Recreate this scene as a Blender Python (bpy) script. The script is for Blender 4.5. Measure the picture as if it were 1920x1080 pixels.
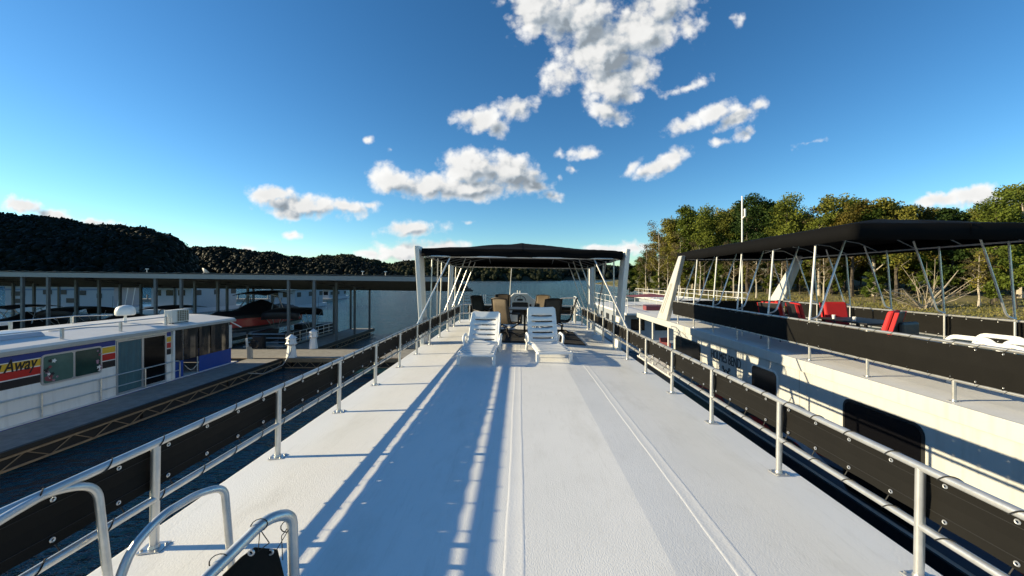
import bpy, math, random
import numpy as np
from mathutils import Matrix, Vector
R = math.radians
random.seed(7); rng = np.random.default_rng(11)
for o in list(bpy.data.objects): bpy.data.objects.remove(o)
S = bpy.context.scene; COL = S.collection

# ------------------------------------------------------------------ camera
CAMZ = 1.65; F = 720.0; VX, VY = 974.0, 522.0          # photograph pixels: focal length and straight-ahead point
cam = bpy.data.cameras.new('camera'); co = bpy.data.objects.new('camera', cam); COL.objects.link(co)
cam.sensor_width = 36; cam.lens = 36*F/1920; cam.clip_start = .05; cam.clip_end = 9000
cam.shift_x = -(VX-960)/1920; cam.shift_y = -(540-VY)/1920
co.location = (0, 0, CAMZ); co.rotation_euler = (R(90), 0, 0); S.camera = co
def at(px, py, Y): return Vector(((px-VX)/F*Y, Y, CAMZ-(py-VY)/F*Y))

# ------------------------------------------------------------------ sun, sky, exposure
SUN_EL, SUN_AZ = R(16.9), R(-89)                        # sun stands to the left, level with the camera
sd = Vector((math.sin(SUN_AZ)*math.cos(SUN_EL), math.cos(SUN_AZ)*math.cos(SUN_EL), math.sin(SUN_EL)))
sl = bpy.data.lights.new('sun', 'SUN'); sl.energy = 5.0; sl.angle = R(.53); sl.color = (1, .845, .55)
so = bpy.data.objects.new('sun', sl); COL.objects.link(so); so.rotation_euler = sd.to_track_quat('Z', 'Y').to_euler()
so.location = (-60, 0, 40)
S.view_settings.view_transform = 'Standard'; S.view_settings.look = 'None'; S.view_settings.gamma = 1
S.view_settings.exposure = .80
S.cycles.use_denoising = True; S.cycles.max_bounces = 8; S.cycles.transparent_max_bounces = 12
S.cycles.caustics_reflective = False; S.cycles.caustics_refractive = False
S.cycles.sample_clamp_indirect = 6

def build_world():
    w = bpy.data.worlds.new('World'); S.world = w; w.use_nodes = True
    nt = w.node_tree; nt.nodes.clear(); N = nt.nodes; L = nt.links
    def node(t, **k):
        n = N.new(t)
        for a, b in k.items(): setattr(n, a, b)
        return n
    def con(n, i, v):
        if hasattr(v, 'links') or isinstance(v, bpy.types.NodeSocket): L.new(v, n.inputs[i])
        else: n.inputs[i].default_value = v
    def M(op, a, b=None, c=None, clamp=False):
        n = node('ShaderNodeMath', operation=op, use_clamp=clamp); con(n, 0, a)
        if b is not None: con(n, 1, b)
        if c is not None: con(n, 2, c)
        return n.outputs[0]
    def ramp(x, lo, hi, a=0., b=1.):
        n = node('ShaderNodeMapRange', interpolation_type='SMOOTHSTEP'); con(n, 0, x)
        for i, v in zip((1, 2, 3, 4), (lo, hi, a, b)): n.inputs[i].default_value = v
        return n.outputs[0]
    out = node('ShaderNodeOutputWorld')
    sky = node('ShaderNodeTexSky', sky_type='NISHITA', sun_disc=False, sun_elevation=SUN_EL, sun_rotation=SUN_AZ,
               altitude=200, air_density=1.0, dust_density=.12, ozone_density=3.2)
    def mul(c, col):
        n = node('ShaderNodeMix', data_type='RGBA', blend_type='MULTIPLY'); n.inputs['Factor'].default_value = 1; L.new(c, n.inputs['A']); n.inputs['B'].default_value = (*col, 1); return n.outputs['Result']
    hs = node('ShaderNodeHueSaturation'); hs.inputs['Saturation'].default_value = 1.17; L.new(sky.outputs[0], hs.inputs['Color'])
    gm = node('ShaderNodeGamma'); gm.inputs[1].default_value = 1.15; L.new(mul(hs.outputs[0], (.126,.154,.166)), gm.inputs[0])
    bg = node('ShaderNodeBackground'); L.new(mul(gm.outputs[0], (8.3,7.3,6.35)), bg.inputs[0]); bg.inputs[1].default_value = .10
    tc = node('ShaderNodeTexCoord'); sp = node('ShaderNodeSeparateXYZ'); L.new(tc.outputs['Generated'], sp.inputs[0])
    ay = M('MAXIMUM', M('ABSOLUTE', sp.outputs[1]), .02)
    u = M('DIVIDE', sp.outputs[0], ay); v = M('DIVIDE', sp.outputs[2], ay)
    cb = node('ShaderNodeCombineXYZ'); con(cb, 0, u); con(cb, 1, v)
    UV = cb.outputs[0]
    def noise(vec, scale, detail, rough, col=False):
        n = node('ShaderNodeTexNoise'); n.inputs['Scale'].default_value = scale; n.inputs['Detail'].default_value = detail
        n.inputs['Roughness'].default_value = rough; L.new(vec, n.inputs['Vector'])
        return n.outputs['Color'] if col else n.outputs[0]
    def vmath(op, a, b):
        n = node('ShaderNodeVectorMath', operation=op); con(n, 0, a); con(n, 1, b); return n.outputs[0]
    wn = vmath('SUBTRACT', noise(UV, 9, 3, .6, True), (.5, .5, .5))
    ws = node('ShaderNodeVectorMath', operation='SCALE'); L.new(wn, ws.inputs[0]); ws.inputs['Scale'].default_value = .045
    UVw = vmath('ADD', UV, ws.outputs[0])
    # clouds: centre and radii (photograph units / 720), turn in degrees, weight
    C = [(1010,20,75,62,0,1),(1085,40,95,75,0,1),(1120,100,92,62,0,1),(1150,160,62,52,0,.95),(1205,62,85,58,0,1),(1245,20,75,52,0,.9),
         (1290,48,45,38,0,.62),(1135,205,45,24,-20,.75),(1050,140,48,36,30,.85),(1205,135,45,40,0,.8),(1090,-60,160,80,0,1),
         (905,224,46,30,20,1),(966,205,42,26,10,.95),(876,216,32,22,0,.8),(930,240,30,20,0,.8),
         (735,338,50,30,0,.95),(805,348,80,34,0,1),(880,312,78,42,8,1.05),(950,324,78,44,-12,1.05),(870,352,120,28,0,1),(1000,345,44,18,-15,.8),(1030,366,34,14,0,.66),
         (505,366,60,22,0,.95),(570,386,92,28,-4,1.05),(645,388,60,20,-4,.9),(692,383,28,11,10,.66),
         (765,430,66,17,0,.88),(765,470,84,20,0,.8),(835,462,60,16,0,.75),(700,478,50,12,0,.6),
         (1285,236,56,22,22,.78),(1340,214,62,24,26,.85),(1385,222,62,18,24,.8),(1420,200,34,16,24,.65),(1392,252,24,14,30,.62),(1348,268,26,12,0,.62),
         (1230,318,52,22,28,.8),(1262,294,42,20,28,.8),(1180,318,34,13,40,.6),
         (1100,288,40,18,0,.78),(1076,314,18,12,-30,.66),(1047,286,14,12,0,.6),(1290,162,48,13,24,.66),(1385,36,16,16,60,.5),
         (45,382,54,20,-8,.9),(105,402,60,16,-12,.85),(180,416,64,10,-4,.75),(1130,466,70,11,3,.75),(1190,462,46,12,0,.75),
         (1760,378,70,18,4,.85),(1835,366,64,22,8,.95),(1900,372,50,16,0,.85),(545,440,24,9,0,.64),(510,452,16,6,0,.5),(468,468,26,7,0,.6),
         (1515,270,40,7,12,.42),(690,264,12,9,0,.5),(733,286,11,7,0,.5),(878,421,18,6,0,.5)]
    def field(vec):
        acc = None
        for (cx, cy, rx, ry, a, wgt) in C:
            m = node('ShaderNodeMapping', vector_type='TEXTURE'); L.new(vec, m.inputs[0])
            m.inputs['Location'].default_value = ((cx-VX)/F, (VY-cy)/F, 0); m.inputs['Rotation'].default_value = (0, 0, R(a))
            m.inputs['Scale'].default_value = (rx*1.2/F, ry*1.2/F, 1)
            ln = node('ShaderNodeVectorMath', operation='LENGTH'); L.new(m.outputs[0], ln.inputs[0])
            d = M('MULTIPLY_ADD', ln.outputs['Value'], -wgt, wgt)
            acc = d if acc is None else M('SMOOTH_MAX', acc, d, .12)
        return acc
    acc = field(UVw); acc2 = field(vmath('ADD', UVw, (-.034, .026, 0)))
    fb = noise(UV, 12, 10, .66); big = noise(UV, 5.5, 4, .55)
    r0 = noise(UV, 10, 5, .5); r1 = noise(vmath('ADD', UV, (-.018, .018, 0)), 10, 5, .5)
    def puff(vec, sc):
        n = node('ShaderNodeTexVoronoi', feature='F1'); n.inputs['Scale'].default_value = sc; n.inputs['Detail'].default_value = 1.5; n.inputs['Roughness'].default_value = .55; L.new(vec, n.inputs['Vector']); return n.outputs['Distance']
    w2 = vmath('SUBTRACT', noise(UV, 30, 4, .6, True), (.5, .5, .5)); w3 = node('ShaderNodeVectorMath', operation='SCALE'); L.new(w2, w3.inputs[0]); w3.inputs['Scale'].default_value = .022
    UVp = vmath('ADD', UV, w3.outputs[0]); p1 = puff(UVp, 24); p2 = puff(vmath('ADD', UVp, (-.009, .009, 0)), 24)
    dens = M('ADD', acc, M('MULTIPLY', M('SUBTRACT', fb, .5), 1.25))
    dens = M('ADD', dens, M('MULTIPLY', M('SUBTRACT', .72, p1), .40))
    dens = M('ADD', dens, M('MULTIPLY', M('SUBTRACT', big, .5), .5))
    alpha = ramp(dens, .05, .56)
    up = ramp(v, -.02, .0); alpha = M('MULTIPLY', alpha, up)
    bn = M('MULTIPLY', M('SUBTRACT', big, .5), .9)
    thick = ramp(M('ADD', acc, bn), .16, .78)
    away = ramp(M('ADD', M('SUBTRACT', acc2, acc), M('ADD', M('MULTIPLY', M('SUBTRACT', r1, r0), 1.3), M('MULTIPLY', M('SUBTRACT', p1, p2), .35))), -.36, .30)
    lum = M('SUBTRACT', .60, M('ADD', M('MULTIPLY', thick, .10), M('MULTIPLY', M('MULTIPLY', away, M('ADD', M('MULTIPLY', thick, .75), .25)), .34)))
    lum = M('ADD', lum, M('MULTIPLY', M('SUBTRACT', fb, .5), .16))
    lum = M('MINIMUM', M('MAXIMUM', lum, .20), .57)
    cm = node('ShaderNodeMix', data_type='RGBA'); con(cm, 'Factor', ramp(lum, .22, .50))
    cm.inputs['A'].default_value = (.80, .93, 1.06, 1); cm.inputs['B'].default_value = (1.0, 1.0, .985, 1)
    bc = node('ShaderNodeBackground'); L.new(cm.outputs['Result'], bc.inputs[0]); L.new(lum, bc.inputs[1])
    mx = node('ShaderNodeMixShader'); L.new(alpha, mx.inputs[0]); L.new(bg.outputs[0], mx.inputs[1]); L.new(bc.outputs[0], mx.inputs[2])
    L.new(mx.outputs[0], out.inputs[0])
    w.cycles.sampling_method = 'MANUAL'; w.cycles.sample_map_resolution = 1024
build_world()

# ------------------------------------------------------------------ materials
MT = {}
def mat(name, col, rough=.5, metal=0., var=0., vscale=3., bump=0., bscale=60., bstretch=None, col2=None, spec=.5, coat=0., detail=6, objvar=0.):
    m = bpy.data.materials.new(name); m.use_nodes = True; nt = m.node_tree; b = nt.nodes['Principled BSDF']
    b.inputs['Base Color'].default_value = (*col, 1); b.inputs['Roughness'].default_value = rough; b.inputs['Metallic'].default_value = metal
    b.inputs['Specular IOR Level'].default_value = spec; b.inputs['Coat Weight'].default_value = coat
    tc = nt.nodes.new('ShaderNodeTexCoord')
    if var or col2:
        n = nt.nodes.new('ShaderNodeTexNoise'); n.inputs['Scale'].default_value = vscale; n.inputs['Detail'].default_value = detail; n.inputs['Roughness'].default_value = .65
        nt.links.new(tc.outputs['Object'], n.inputs['Vector'])
        mp = nt.nodes.new('ShaderNodeMapRange'); mp.inputs[1].default_value = .32; mp.inputs[2].default_value = .68
        nt.links.new(n.outputs[0], mp.inputs[0])
        mx = nt.nodes.new('ShaderNodeMix'); mx.data_type = 'RGBA'
        c2 = col2 if col2 else tuple(c*(1-var) for c in col)
        mx.inputs['A'].default_value = (*col, 1); mx.inputs['B'].default_value = (*c2, 1)
        nt.links.new(mp.outputs[0], mx.inputs['Factor']); last = mx.outputs['Result']
        if objvar:
            oi = nt.nodes.new('ShaderNodeObjectInfo'); hs = nt.nodes.new('ShaderNodeHueSaturation')
            a = nt.nodes.new('ShaderNodeMapRange'); a.inputs[3].default_value = .5-objvar*.010; a.inputs[4].default_value = .5+objvar*.03
            nt.links.new(oi.outputs['Random'], a.inputs[0]); nt.links.new(a.outputs[0], hs.inputs['Hue'])
            a2 = nt.nodes.new('ShaderNodeMapRange'); a2.inputs[3].default_value = 1.25; a2.inputs[4].default_value = .7
            nt.links.new(oi.outputs['Random'], a2.inputs[0]); nt.links.new(a2.outputs[0], hs.inputs['Value'])
            nt.links.new(last, hs.inputs['Color']); last = hs.outputs[0]
        nt.links.new(last, b.inputs['Base Color'])
    if bump:
        n = nt.nodes.new('ShaderNodeTexNoise'); n.inputs['Scale'].default_value = bscale; n.inputs['Detail'].default_value = 5
        mp = nt.nodes.new('ShaderNodeMapping'); nt.links.new(tc.outputs['Object'], mp.inputs[0]); nt.links.new(mp.outputs[0], n.inputs['Vector'])
        if bstretch: mp.inputs['Scale'].default_value = bstretch
        bp = nt.nodes.new('ShaderNodeBump'); bp.inputs['Strength'].default_value = bump; bp.inputs['Distance'].default_value = .01
        nt.links.new(n.outputs[0], bp.inputs['Height']); nt.links.new(bp.outputs[0], b.inputs['Normal'])
    MT[name] = m; return m
mat('deck_white', (.84,.83,.80), .55, var=.05, vscale=.9, bump=.22, bscale=85, bstretch=(1.5,.7,1))
def deck_wear(m):
    nt = m.node_tree; b = nt.nodes['Principled BSDF']; src = b.inputs['Base Color'].links[0].from_socket; tc = nt.nodes.new('ShaderNodeTexCoord')
    for sc, stretch, lo, hi, col, fac in ((2.2,(1,.35,1),.54,.74,(.60,.58,.53),.55), (26,(1,1,1),.70,.80,(.42,.40,.36),.55), (9,(3.2,.25,1),.55,.75,(.66,.65,.61),.6), (.55,(1,1,1),.45,.7,(.70,.70,.67),.5)):
        mp = nt.nodes.new('ShaderNodeMapping'); mp.inputs['Scale'].default_value = stretch; nt.links.new(tc.outputs['Object'], mp.inputs[0])
        n = nt.nodes.new('ShaderNodeTexNoise'); n.inputs['Scale'].default_value = sc; n.inputs['Detail'].default_value = 6; n.inputs['Roughness'].default_value = .7; nt.links.new(mp.outputs[0], n.inputs['Vector'])
        r = nt.nodes.new('ShaderNodeMapRange'); r.inputs[1].default_value = lo; r.inputs[2].default_value = hi; r.inputs[4].default_value = fac; nt.links.new(n.outputs[0], r.inputs[0])
        x = nt.nodes.new('ShaderNodeMix'); x.data_type = 'RGBA'; nt.links.new(r.outputs[0], x.inputs['Factor']); nt.links.new(src, x.inputs['A']); x.inputs['B'].default_value = (*col,1); src = x.outputs['Result']
    nt.links.new(src, b.inputs['Base Color'])
def streaks(m, col, fac=.45):
    nt = m.node_tree; b = nt.nodes['Principled BSDF']; src = b.inputs['Base Color'].links[0].from_socket; tc = nt.nodes.new('ShaderNodeTexCoord')
    mp = nt.nodes.new('ShaderNodeMapping'); mp.inputs['Scale'].default_value = (5,5,.35); nt.links.new(tc.outputs['Object'], mp.inputs[0])
    n = nt.nodes.new('ShaderNodeTexNoise'); n.inputs['Scale'].default_value = 1.5; n.inputs['Detail'].default_value = 5; nt.links.new(mp.outputs[0], n.inputs['Vector'])
    r = nt.nodes.new('ShaderNodeMapRange'); r.inputs[1].default_value = .52; r.inputs[2].default_value = .75; r.inputs[4].default_value = fac; nt.links.new(n.outputs[0], r.inputs[0])
    x = nt.nodes.new('ShaderNodeMix'); x.data_type = 'RGBA'; nt.links.new(r.outputs[0], x.inputs['Factor']); nt.links.new(src, x.inputs['A']); x.inputs['B'].default_value = (*col,1); nt.links.new(x.outputs['Result'], b.inputs['Base Color'])
deck_wear(MT['deck_white'])
mat('tape_white', (.84,.83,.80), .5, var=.05, bump=.18, bscale=60)
mat('fibreglass', (.80,.80,.77), .35, var=.05, vscale=2)
mat('cream', (.52,.525,.50), .38, var=.04, vscale=1.2, bump=.05, bscale=8)
streaks(MT['cream'], (.36,.35,.31)); mat('roof_grey', (.68,.67,.64), .7, var=.12, vscale=2, bump=.3, bscale=50)
mat('roof_white', (.72,.71,.68), .6, var=.14, vscale=1.5, bump=.2, bscale=30)
mat('aluminium', (.66,.655,.63), .36, .75, var=.22, vscale=9, bump=.08, bscale=40)
mat('pipe_white', (.78,.77,.73), .4, .1, var=.08, vscale=6)
mat('screen_black', (.0066,.0060,.0050), .8, var=.35, vscale=2.5, bump=.7, bscale=7, bstretch=(1,1,.5), spec=.2)
mat('canopy_black', (.005,.005,.0055), .85, var=.2, vscale=2, bump=.2, bscale=14, spec=.08)
mat('black', (.012,.012,.013), .5); mat('cord', (.01,.01,.01), .7)
mat('glass_dark', (.004,.004,.005), .12, spec=.25); mat('tint_green', (.09,.16,.135), .12, var=.25, vscale=2.5)
mat('tint_green_dark', (.025,.06,.05), .1, var=.3, vscale=3)
mat('plastic_white', (.80,.80,.78), .38, var=.03, vscale=4, coat=.1)
mat('sling', (.125,.092,.058), .75, var=.2, vscale=20, bump=.2, bscale=400); mat('sling_shaded', (.055,.04,.028), .75, var=.2, vscale=20)  # second sling is a shaded copy, for chairs turned from the sun
mat('frame_dark', (.018,.014,.012), .4, .3)
mat('rug', (.016,.015,.015), .95, var=.35, vscale=30, bump=.5, bscale=200)
mat('red_cushion', (.50,.012,.014), .7, var=.15, vscale=6, bump=.15, bscale=30); mat('maroon', (.22,.05,.06), .8, var=.2)
mat('stripe_blue', (.02,.04,.22), .35); mat('stripe_yellow', (.66,.40,.03), .35); mat('stripe_red', (.45,.015,.012), .35); mat('stripe_black', (.008,.008,.012), .35)
mat('side_white', (.74,.74,.72), .35, var=.05, vscale=1.5); streaks(MT['side_white'], (.5,.5,.47)); mat('trim_grey', (.42,.41,.38), .5, var=.2, vscale=3)
mat('canvas_blue', (.008,.05,.27), .7, var=.12, vscale=3, bump=.3, bscale=5)
mat('vinyl', (.02,.02,.024), .12, var=.4, vscale=2, bump=.3, bscale=3)
mat('curtain', (.05,.13,.16), .35, var=.3, vscale=2); mat('flower', (.5,.32,.38), .6, col2=(.12,.03,.06), vscale=30)
mat('dock_panel', (.33,.31,.275), .85, var=.3, vscale=4, bump=.4, bscale=30, objvar=0); mat('dock_wood', (.30,.22,.14), .85, var=.35, vscale=5, bump=.4, bscale=25)
mat('steel', (.13,.15,.165), .5, .3, var=.25, vscale=4); mat('fascia_metal', (.24,.27,.285), .45, .2, var=.12, vscale=1)
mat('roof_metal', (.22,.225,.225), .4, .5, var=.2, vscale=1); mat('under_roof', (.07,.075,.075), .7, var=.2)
mat('float_black', (.01,.01,.011), .7); mat('boat_black', (.008,.007,.009), .6, bump=.3, bscale=6); mat('boat_red', (.33,.012,.015), .25, coat=.5)
mat('silver', (.55,.56,.58), .3, .7); mat('pedestal_white', (.80,.80,.80), .4, var=.05); mat('ac_beige', (.70,.68,.61), .5, var=.05)
mat('grille', (.15,.13,.08), .6); mat('hull_dark', (.006,.007,.012), .3, coat=.3); mat('hull_grey', (.42,.45,.5), .3); mat('rope_blue', (.02,.08,.25), .8); mat('rope_white', (.6,.58,.52), .9)
mat('band_shade_blue', (.10,.125,.17), .3, coat=.3); mat('house_white', (.32,.345,.38), .5, var=.08); mat('house_blue', (.12,.17,.25), .5)
mat('bark_pale', (.50,.44,.35), .9, var=.35, vscale=3, bump=.6, bscale=8); mat('bark_dark', (.10,.08,.06), .9, var=.4, vscale=3, bump=.6, bscale=8)
mat('deadwood', (.44,.37,.27), .9, var=.3, vscale=2)
mat('hill_ground', (.03,.04,.02), .95, var=.4, vscale=.02); mat('rock', (.42,.36,.28), .9, var=.3, vscale=.2, bump=.5, bscale=.4)
mat('bank', (.21,.17,.08), .95, col2=(.09,.095,.032), vscale=.22, bump=.8, bscale=2.5); mat('mud', (.23,.18,.12), .9, var=.25, vscale=.4)

def leaf_mat(name, c1, c2, vscale=.5, transl=.3, objvar=1.):
    m = mat(name, c1, .6, var=.1, col2=c2, vscale=vscale, spec=.08, objvar=objvar, detail=3); nt = m.node_tree
    b = nt.nodes['Principled BSDF']; src = b.inputs['Base Color'].links[0].from_socket
    t = nt.nodes.new('ShaderNodeBsdfTranslucent'); nt.links.new(src, t.inputs[0]); x = nt.nodes.new('ShaderNodeMixShader'); x.inputs[0].default_value = transl
    nt.links.new(b.outputs[0], x.inputs[1]); nt.links.new(t.outputs[0], x.inputs[2]); nt.links.new(x.outputs[0], nt.nodes['Material Output'].inputs[0])
leaf_mat('leaf_green', (.185,.215,.034), (.06,.08,.016)); leaf_mat('leaf_olive', (.27,.245,.05), (.10,.105,.022))
leaf_mat('leaf_dark', (.065,.10,.024), (.026,.045,.013)); leaf_mat('leaf_gold', (.22,.135,.03), (.10,.09,.025)); leaf_mat('leaf_brown', (.17,.125,.07), (.08,.065,.035))
leaf_mat('leaf_hill', (.0075,.012,.0075), (.005,.0085,.006), .03, .05, 0); leaf_mat('leaf_hill_sunny', (.030,.032,.012), (.008,.013,.007), .02, .05, 0)  # sunny copy carries the sunlit tone in its leaf colour
leaf_mat('grass_dry', (.30,.25,.09), (.13,.145,.04), .3, .3, 0)

def water_mat():
    m = bpy.data.materials.new('water'); m.use_nodes = True; nt = m.node_tree; b = nt.nodes['Principled BSDF']
    b.inputs['Base Color'].default_value = (.011,.048,.066,1); b.inputs['Roughness'].default_value = .12; b.inputs['IOR'].default_value = 1.333
    tc = nt.nodes.new('ShaderNodeTexCoord'); prev = None
    for sc, st, dist, stretch in ((.5,.9,.55,(1,1.9,1)), (1.9,.95,.22,(1,2.0,1)), (6.0,.9,.09,(1,1.5,1))):
        mp = nt.nodes.new('ShaderNodeMapping'); mp.inputs['Scale'].default_value = stretch; mp.inputs['Rotation'].default_value = (0,0,.25*math.sin(sc*3)); nt.links.new(tc.outputs['Object'], mp.inputs[0])
        n = nt.nodes.new('ShaderNodeTexNoise'); n.inputs['Scale'].default_value = sc; n.inputs['Detail'].default_value = 3; nt.links.new(mp.outputs[0], n.inputs['Vector'])
        bp = nt.nodes.new('ShaderNodeBump'); bp.inputs['Strength'].default_value = st; bp.inputs['Distance'].default_value = dist; nt.links.new(n.outputs[0], bp.inputs['Height'])
        if prev: nt.links.new(prev, bp.inputs['Normal'])
        prev = bp.outputs[0]
    nt.links.new(prev, b.inputs['Normal']); MT['water'] = m
water_mat()

# ------------------------------------------------------------------ mesh helpers
class MB:
    def __init__(s): s.v = []; s.f = []
    def add(s, vs, fs):
        n = len(s.v); s.v += [tuple(p) for p in vs]; s.f += [tuple(i+n for i in f) for f in fs]; return s
    def bx(s, x0, x1, y0, y1, z0, z1):
        return s.add([(x0,y0,z0),(x1,y0,z0),(x1,y1,z0),(x0,y1,z0),(x0,y0,z1),(x1,y0,z1),(x1,y1,z1),(x0,y1,z1)],
                     [(3,2,1,0),(4,5,6,7),(0,1,5,4),(1,2,6,5),(2,3,7,6),(3,0,4,7)])
    def box(s, c, d, rz=0, rx=0):
        m = Matrix.Translation(c) @ Matrix.Rotation(rz, 4, 'Z') @ Matrix.Rotation(rx, 4, 'X'); a, b, e = d[0]/2, d[1]/2, d[2]/2
        vs = [m @ Vector(p) for p in [(-a,-b,-e),(a,-b,-e),(a,b,-e),(-a,b,-e),(-a,-b,e),(a,-b,e),(a,b,e),(-a,b,e)]]
        return s.add(vs, [(3,2,1,0),(4,5,6,7),(0,1,5,4),(1,2,6,5),(2,3,7,6),(3,0,4,7)])
    def beam(s, p, q, w, h=None):
        h = h or w; p = Vector(p); q = Vector(q); d = (q-p).normalized()
        up = Vector((0,0,1)) if abs(d.z) < .95 else Vector((0,1,0))
        a = d.cross(up).normalized()*w/2; b = a.cross(d).normalized()*h/2
        vs = [p-a-b, p+a-b, p+a+b, p-a+b, q-a-b, q+a-b, q+a+b, q-a+b]
        return s.add(vs, [(0,1,2,3),(7,6,5,4),(0,4,5,1),(1,5,6,2),(2,6,7,3),(3,7,4,0)])
    def tube(s, pts, r, n=10, closed=False):
        pts = [Vector(p) for p in pts]; k = len(pts); base = len(s.v); rs = r if isinstance(r, (list, tuple)) else [r]*k; pa = None
        for i, p in enumerate(pts):
            if closed: d = pts[(i+1) % k]-pts[i-1]
            else: d = pts[min(i+1, k-1)]-pts[max(i-1, 0)]
            d.normalize()
            if pa is None:
                up = Vector((0,0,1)) if abs(d.z) < .9 else Vector((1,0,0)); a = d.cross(up).normalized()
            else: a = (pa-d*pa.dot(d)).normalized()
            pa = a; b = d.cross(a)
            for j in range(n):
                t = 2*math.pi*j/n; s.v.append(tuple(p+(a*math.cos(t)+b*math.sin(t))*rs[i]))
        for i in range(k if closed else k-1):
            i2 = (i+1) % k
            for j in range(n):
                j2 = (j+1) % n; s.f.append((base+i*n+j, base+i*n+j2, base+i2*n+j2, base+i2*n+j))
        if not closed:
            s.f.append(tuple(base+j for j in range(n))[::-1]); s.f.append(tuple(base+(k-1)*n+j for j in range(n)))
        return s
    def prism(s, poly, axis, a0, a1):            # poly in the two other axes, extruded along axis
        def P(u, v, w): return {'x': (w,u,v), 'y': (u,w,v), 'z': (u,v,w)}[axis]
        n = len(poly); vs = [P(u,v,a0) for u,v in poly]+[P(u,v,a1) for u,v in poly]
        return s.add(vs, [tuple(range(n)), tuple(range(2*n-1, n-1, -1))]+[(i, (i+1)%n+0, (i+1)%n+n, i+n) for i in range(n)])
    def lathe(s, prof, c, n=16):
        b = len(s.v)
        for r, z in prof:
            for j in range(n):
                t = 2*math.pi*(j+.5)/n; s.v.append((c[0]+r*math.cos(t), c[1]+r*math.sin(t), c[2]+z))
        for i in range(len(prof)-1):
            for j in range(n): j2 = (j+1) % n; s.f.append((b+i*n+j, b+i*n+j2, b+(i+1)*n+j2, b+(i+1)*n+j))
        s.f.append(tuple(b+j for j in range(n))[::-1]); s.f.append(tuple(b+(len(prof)-1)*n+j for j in range(n))); return s
    def grid(s, P, skip=None):                    # P[i][j] points
        b = len(s.v); n, m = len(P), len(P[0])
        for row in P: s.v += [tuple(p) for p in row]
        for i in range(n-1):
            for j in range(m-1):
                if skip and (i, j) in skip: continue
                s.f.append((b+i*m+j, b+i*m+j+1, b+(i+1)*m+j+1, b+(i+1)*m+j))
        return s
    def mesh(s, name, m, smooth=False):
        me = bpy.data.meshes.new(name); me.from_pydata(s.v, [], s.f); me.materials.append(MT[m])
        import bmesh
        bm = bmesh.new(); bm.from_mesh(me); bmesh.ops.recalc_face_normals(bm, faces=bm.faces); bm.to_mesh(me); bm.free()
        if smooth:
            for p in me.polygons: p.use_smooth = True
            me.set_sharp_from_angle(angle=R(38))
        me.update(); return me
    def build(s, name, m, parent=None, smooth=False, bevel=0, solid=0, loc=None):
        o = obj(name, s.mesh(name, m, smooth), parent, loc)
        if solid: d = o.modifiers.new('solid', 'SOLIDIFY'); d.thickness = solid; d.offset = 0
        if bevel:
            d = o.modifiers.new('bevel', 'BEVEL'); d.width = bevel; d.segments = 2; d.limit_method = 'ANGLE'; d.angle_limit = R(40)
        return o
def obj(name, me, parent=None, loc=None):
    o = bpy.data.objects.new(name, me); COL.objects.link(o)
    if parent: o.parent = parent
    if loc is not None: o.location = loc
    return o
def tag(o, label=None, cat=None, group=None, kind=None):
    if label: o['label'] = label
    if cat: o['category'] = cat
    if group: o['group'] = group
    if kind: o['kind'] = kind
    return o
def thing(name, label, cat, loc=(0,0,0), rz=0, group=None):
    o = bpy.data.objects.new(name, None); COL.objects.link(o); o.location = loc; o.rotation_euler = (0,0,rz); o.empty_display_size = .2
    return tag(o, label, cat, group)
def copy_tree(o, parent=None):
    c = o.copy(); COL.objects.link(c); c.parent = parent
    for ch in list(o.children): copy_tree(ch, c)
    return c
def arc(c, r, a0, a1, ax, ay, n=6):              # arc in plane of vectors ax, ay
    c = Vector(c); ax = Vector(ax); ay = Vector(ay)
    return [c+ax*r*math.cos(R(a0+(a1-a0)*i/n))+ay*r*math.sin(R(a0+(a1-a0)*i/n)) for i in range(n+1)]
def bend(pts, r=.12, n=5):                        # polyline with rounded corners
    pts = [Vector(p) for p in pts]; out = [pts[0]]
    for i in range(1, len(pts)-1):
        a, b, c = pts[i-1], pts[i], pts[i+1]; d1 = (a-b); d2 = (c-b); k = min(r, d1.length*.48, d2.length*.48)
        p = b+d1.normalized()*k; q = b+d2.normalized()*k
        for j in range(n+1): t = j/n; out.append(p*(1-t)**2+b*2*t*(1-t)+q*t*t)
    return out+[pts[-1]]
def text(s, size, name, m, parent, org, xdir, ydir, width=1., shear=0., extrude=.003, bold=0.):
    cu = bpy.data.curves.new(name, 'FONT'); cu.body = s; cu.size = size; cu.shear = shear; cu.extrude = extrude; cu.offset = bold
    t = bpy.data.objects.new(name, cu); COL.objects.link(t); dg = bpy.context.evaluated_depsgraph_get(); dg.update()
    me = bpy.data.meshes.new_from_object(t.evaluated_get(dg)); bpy.data.objects.remove(t); me.name = name; me.materials.clear(); me.materials.append(MT[m])
    x = Vector(xdir); y = Vector(ydir); z = x.cross(y); xs = [v.co.x for v in me.vertices]; sx = width/(max(xs)-min(xs)); org = Vector(org)-x*min(xs)*sx
    M4 = Matrix((( *x,0),(*y,0),(*z,0),(0,0,0,1))).transposed(); me.transform(Matrix.Translation(org) @ M4 @ Matrix.Diagonal((sx,1,1,1)))
    return obj(name, me, parent)
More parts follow.
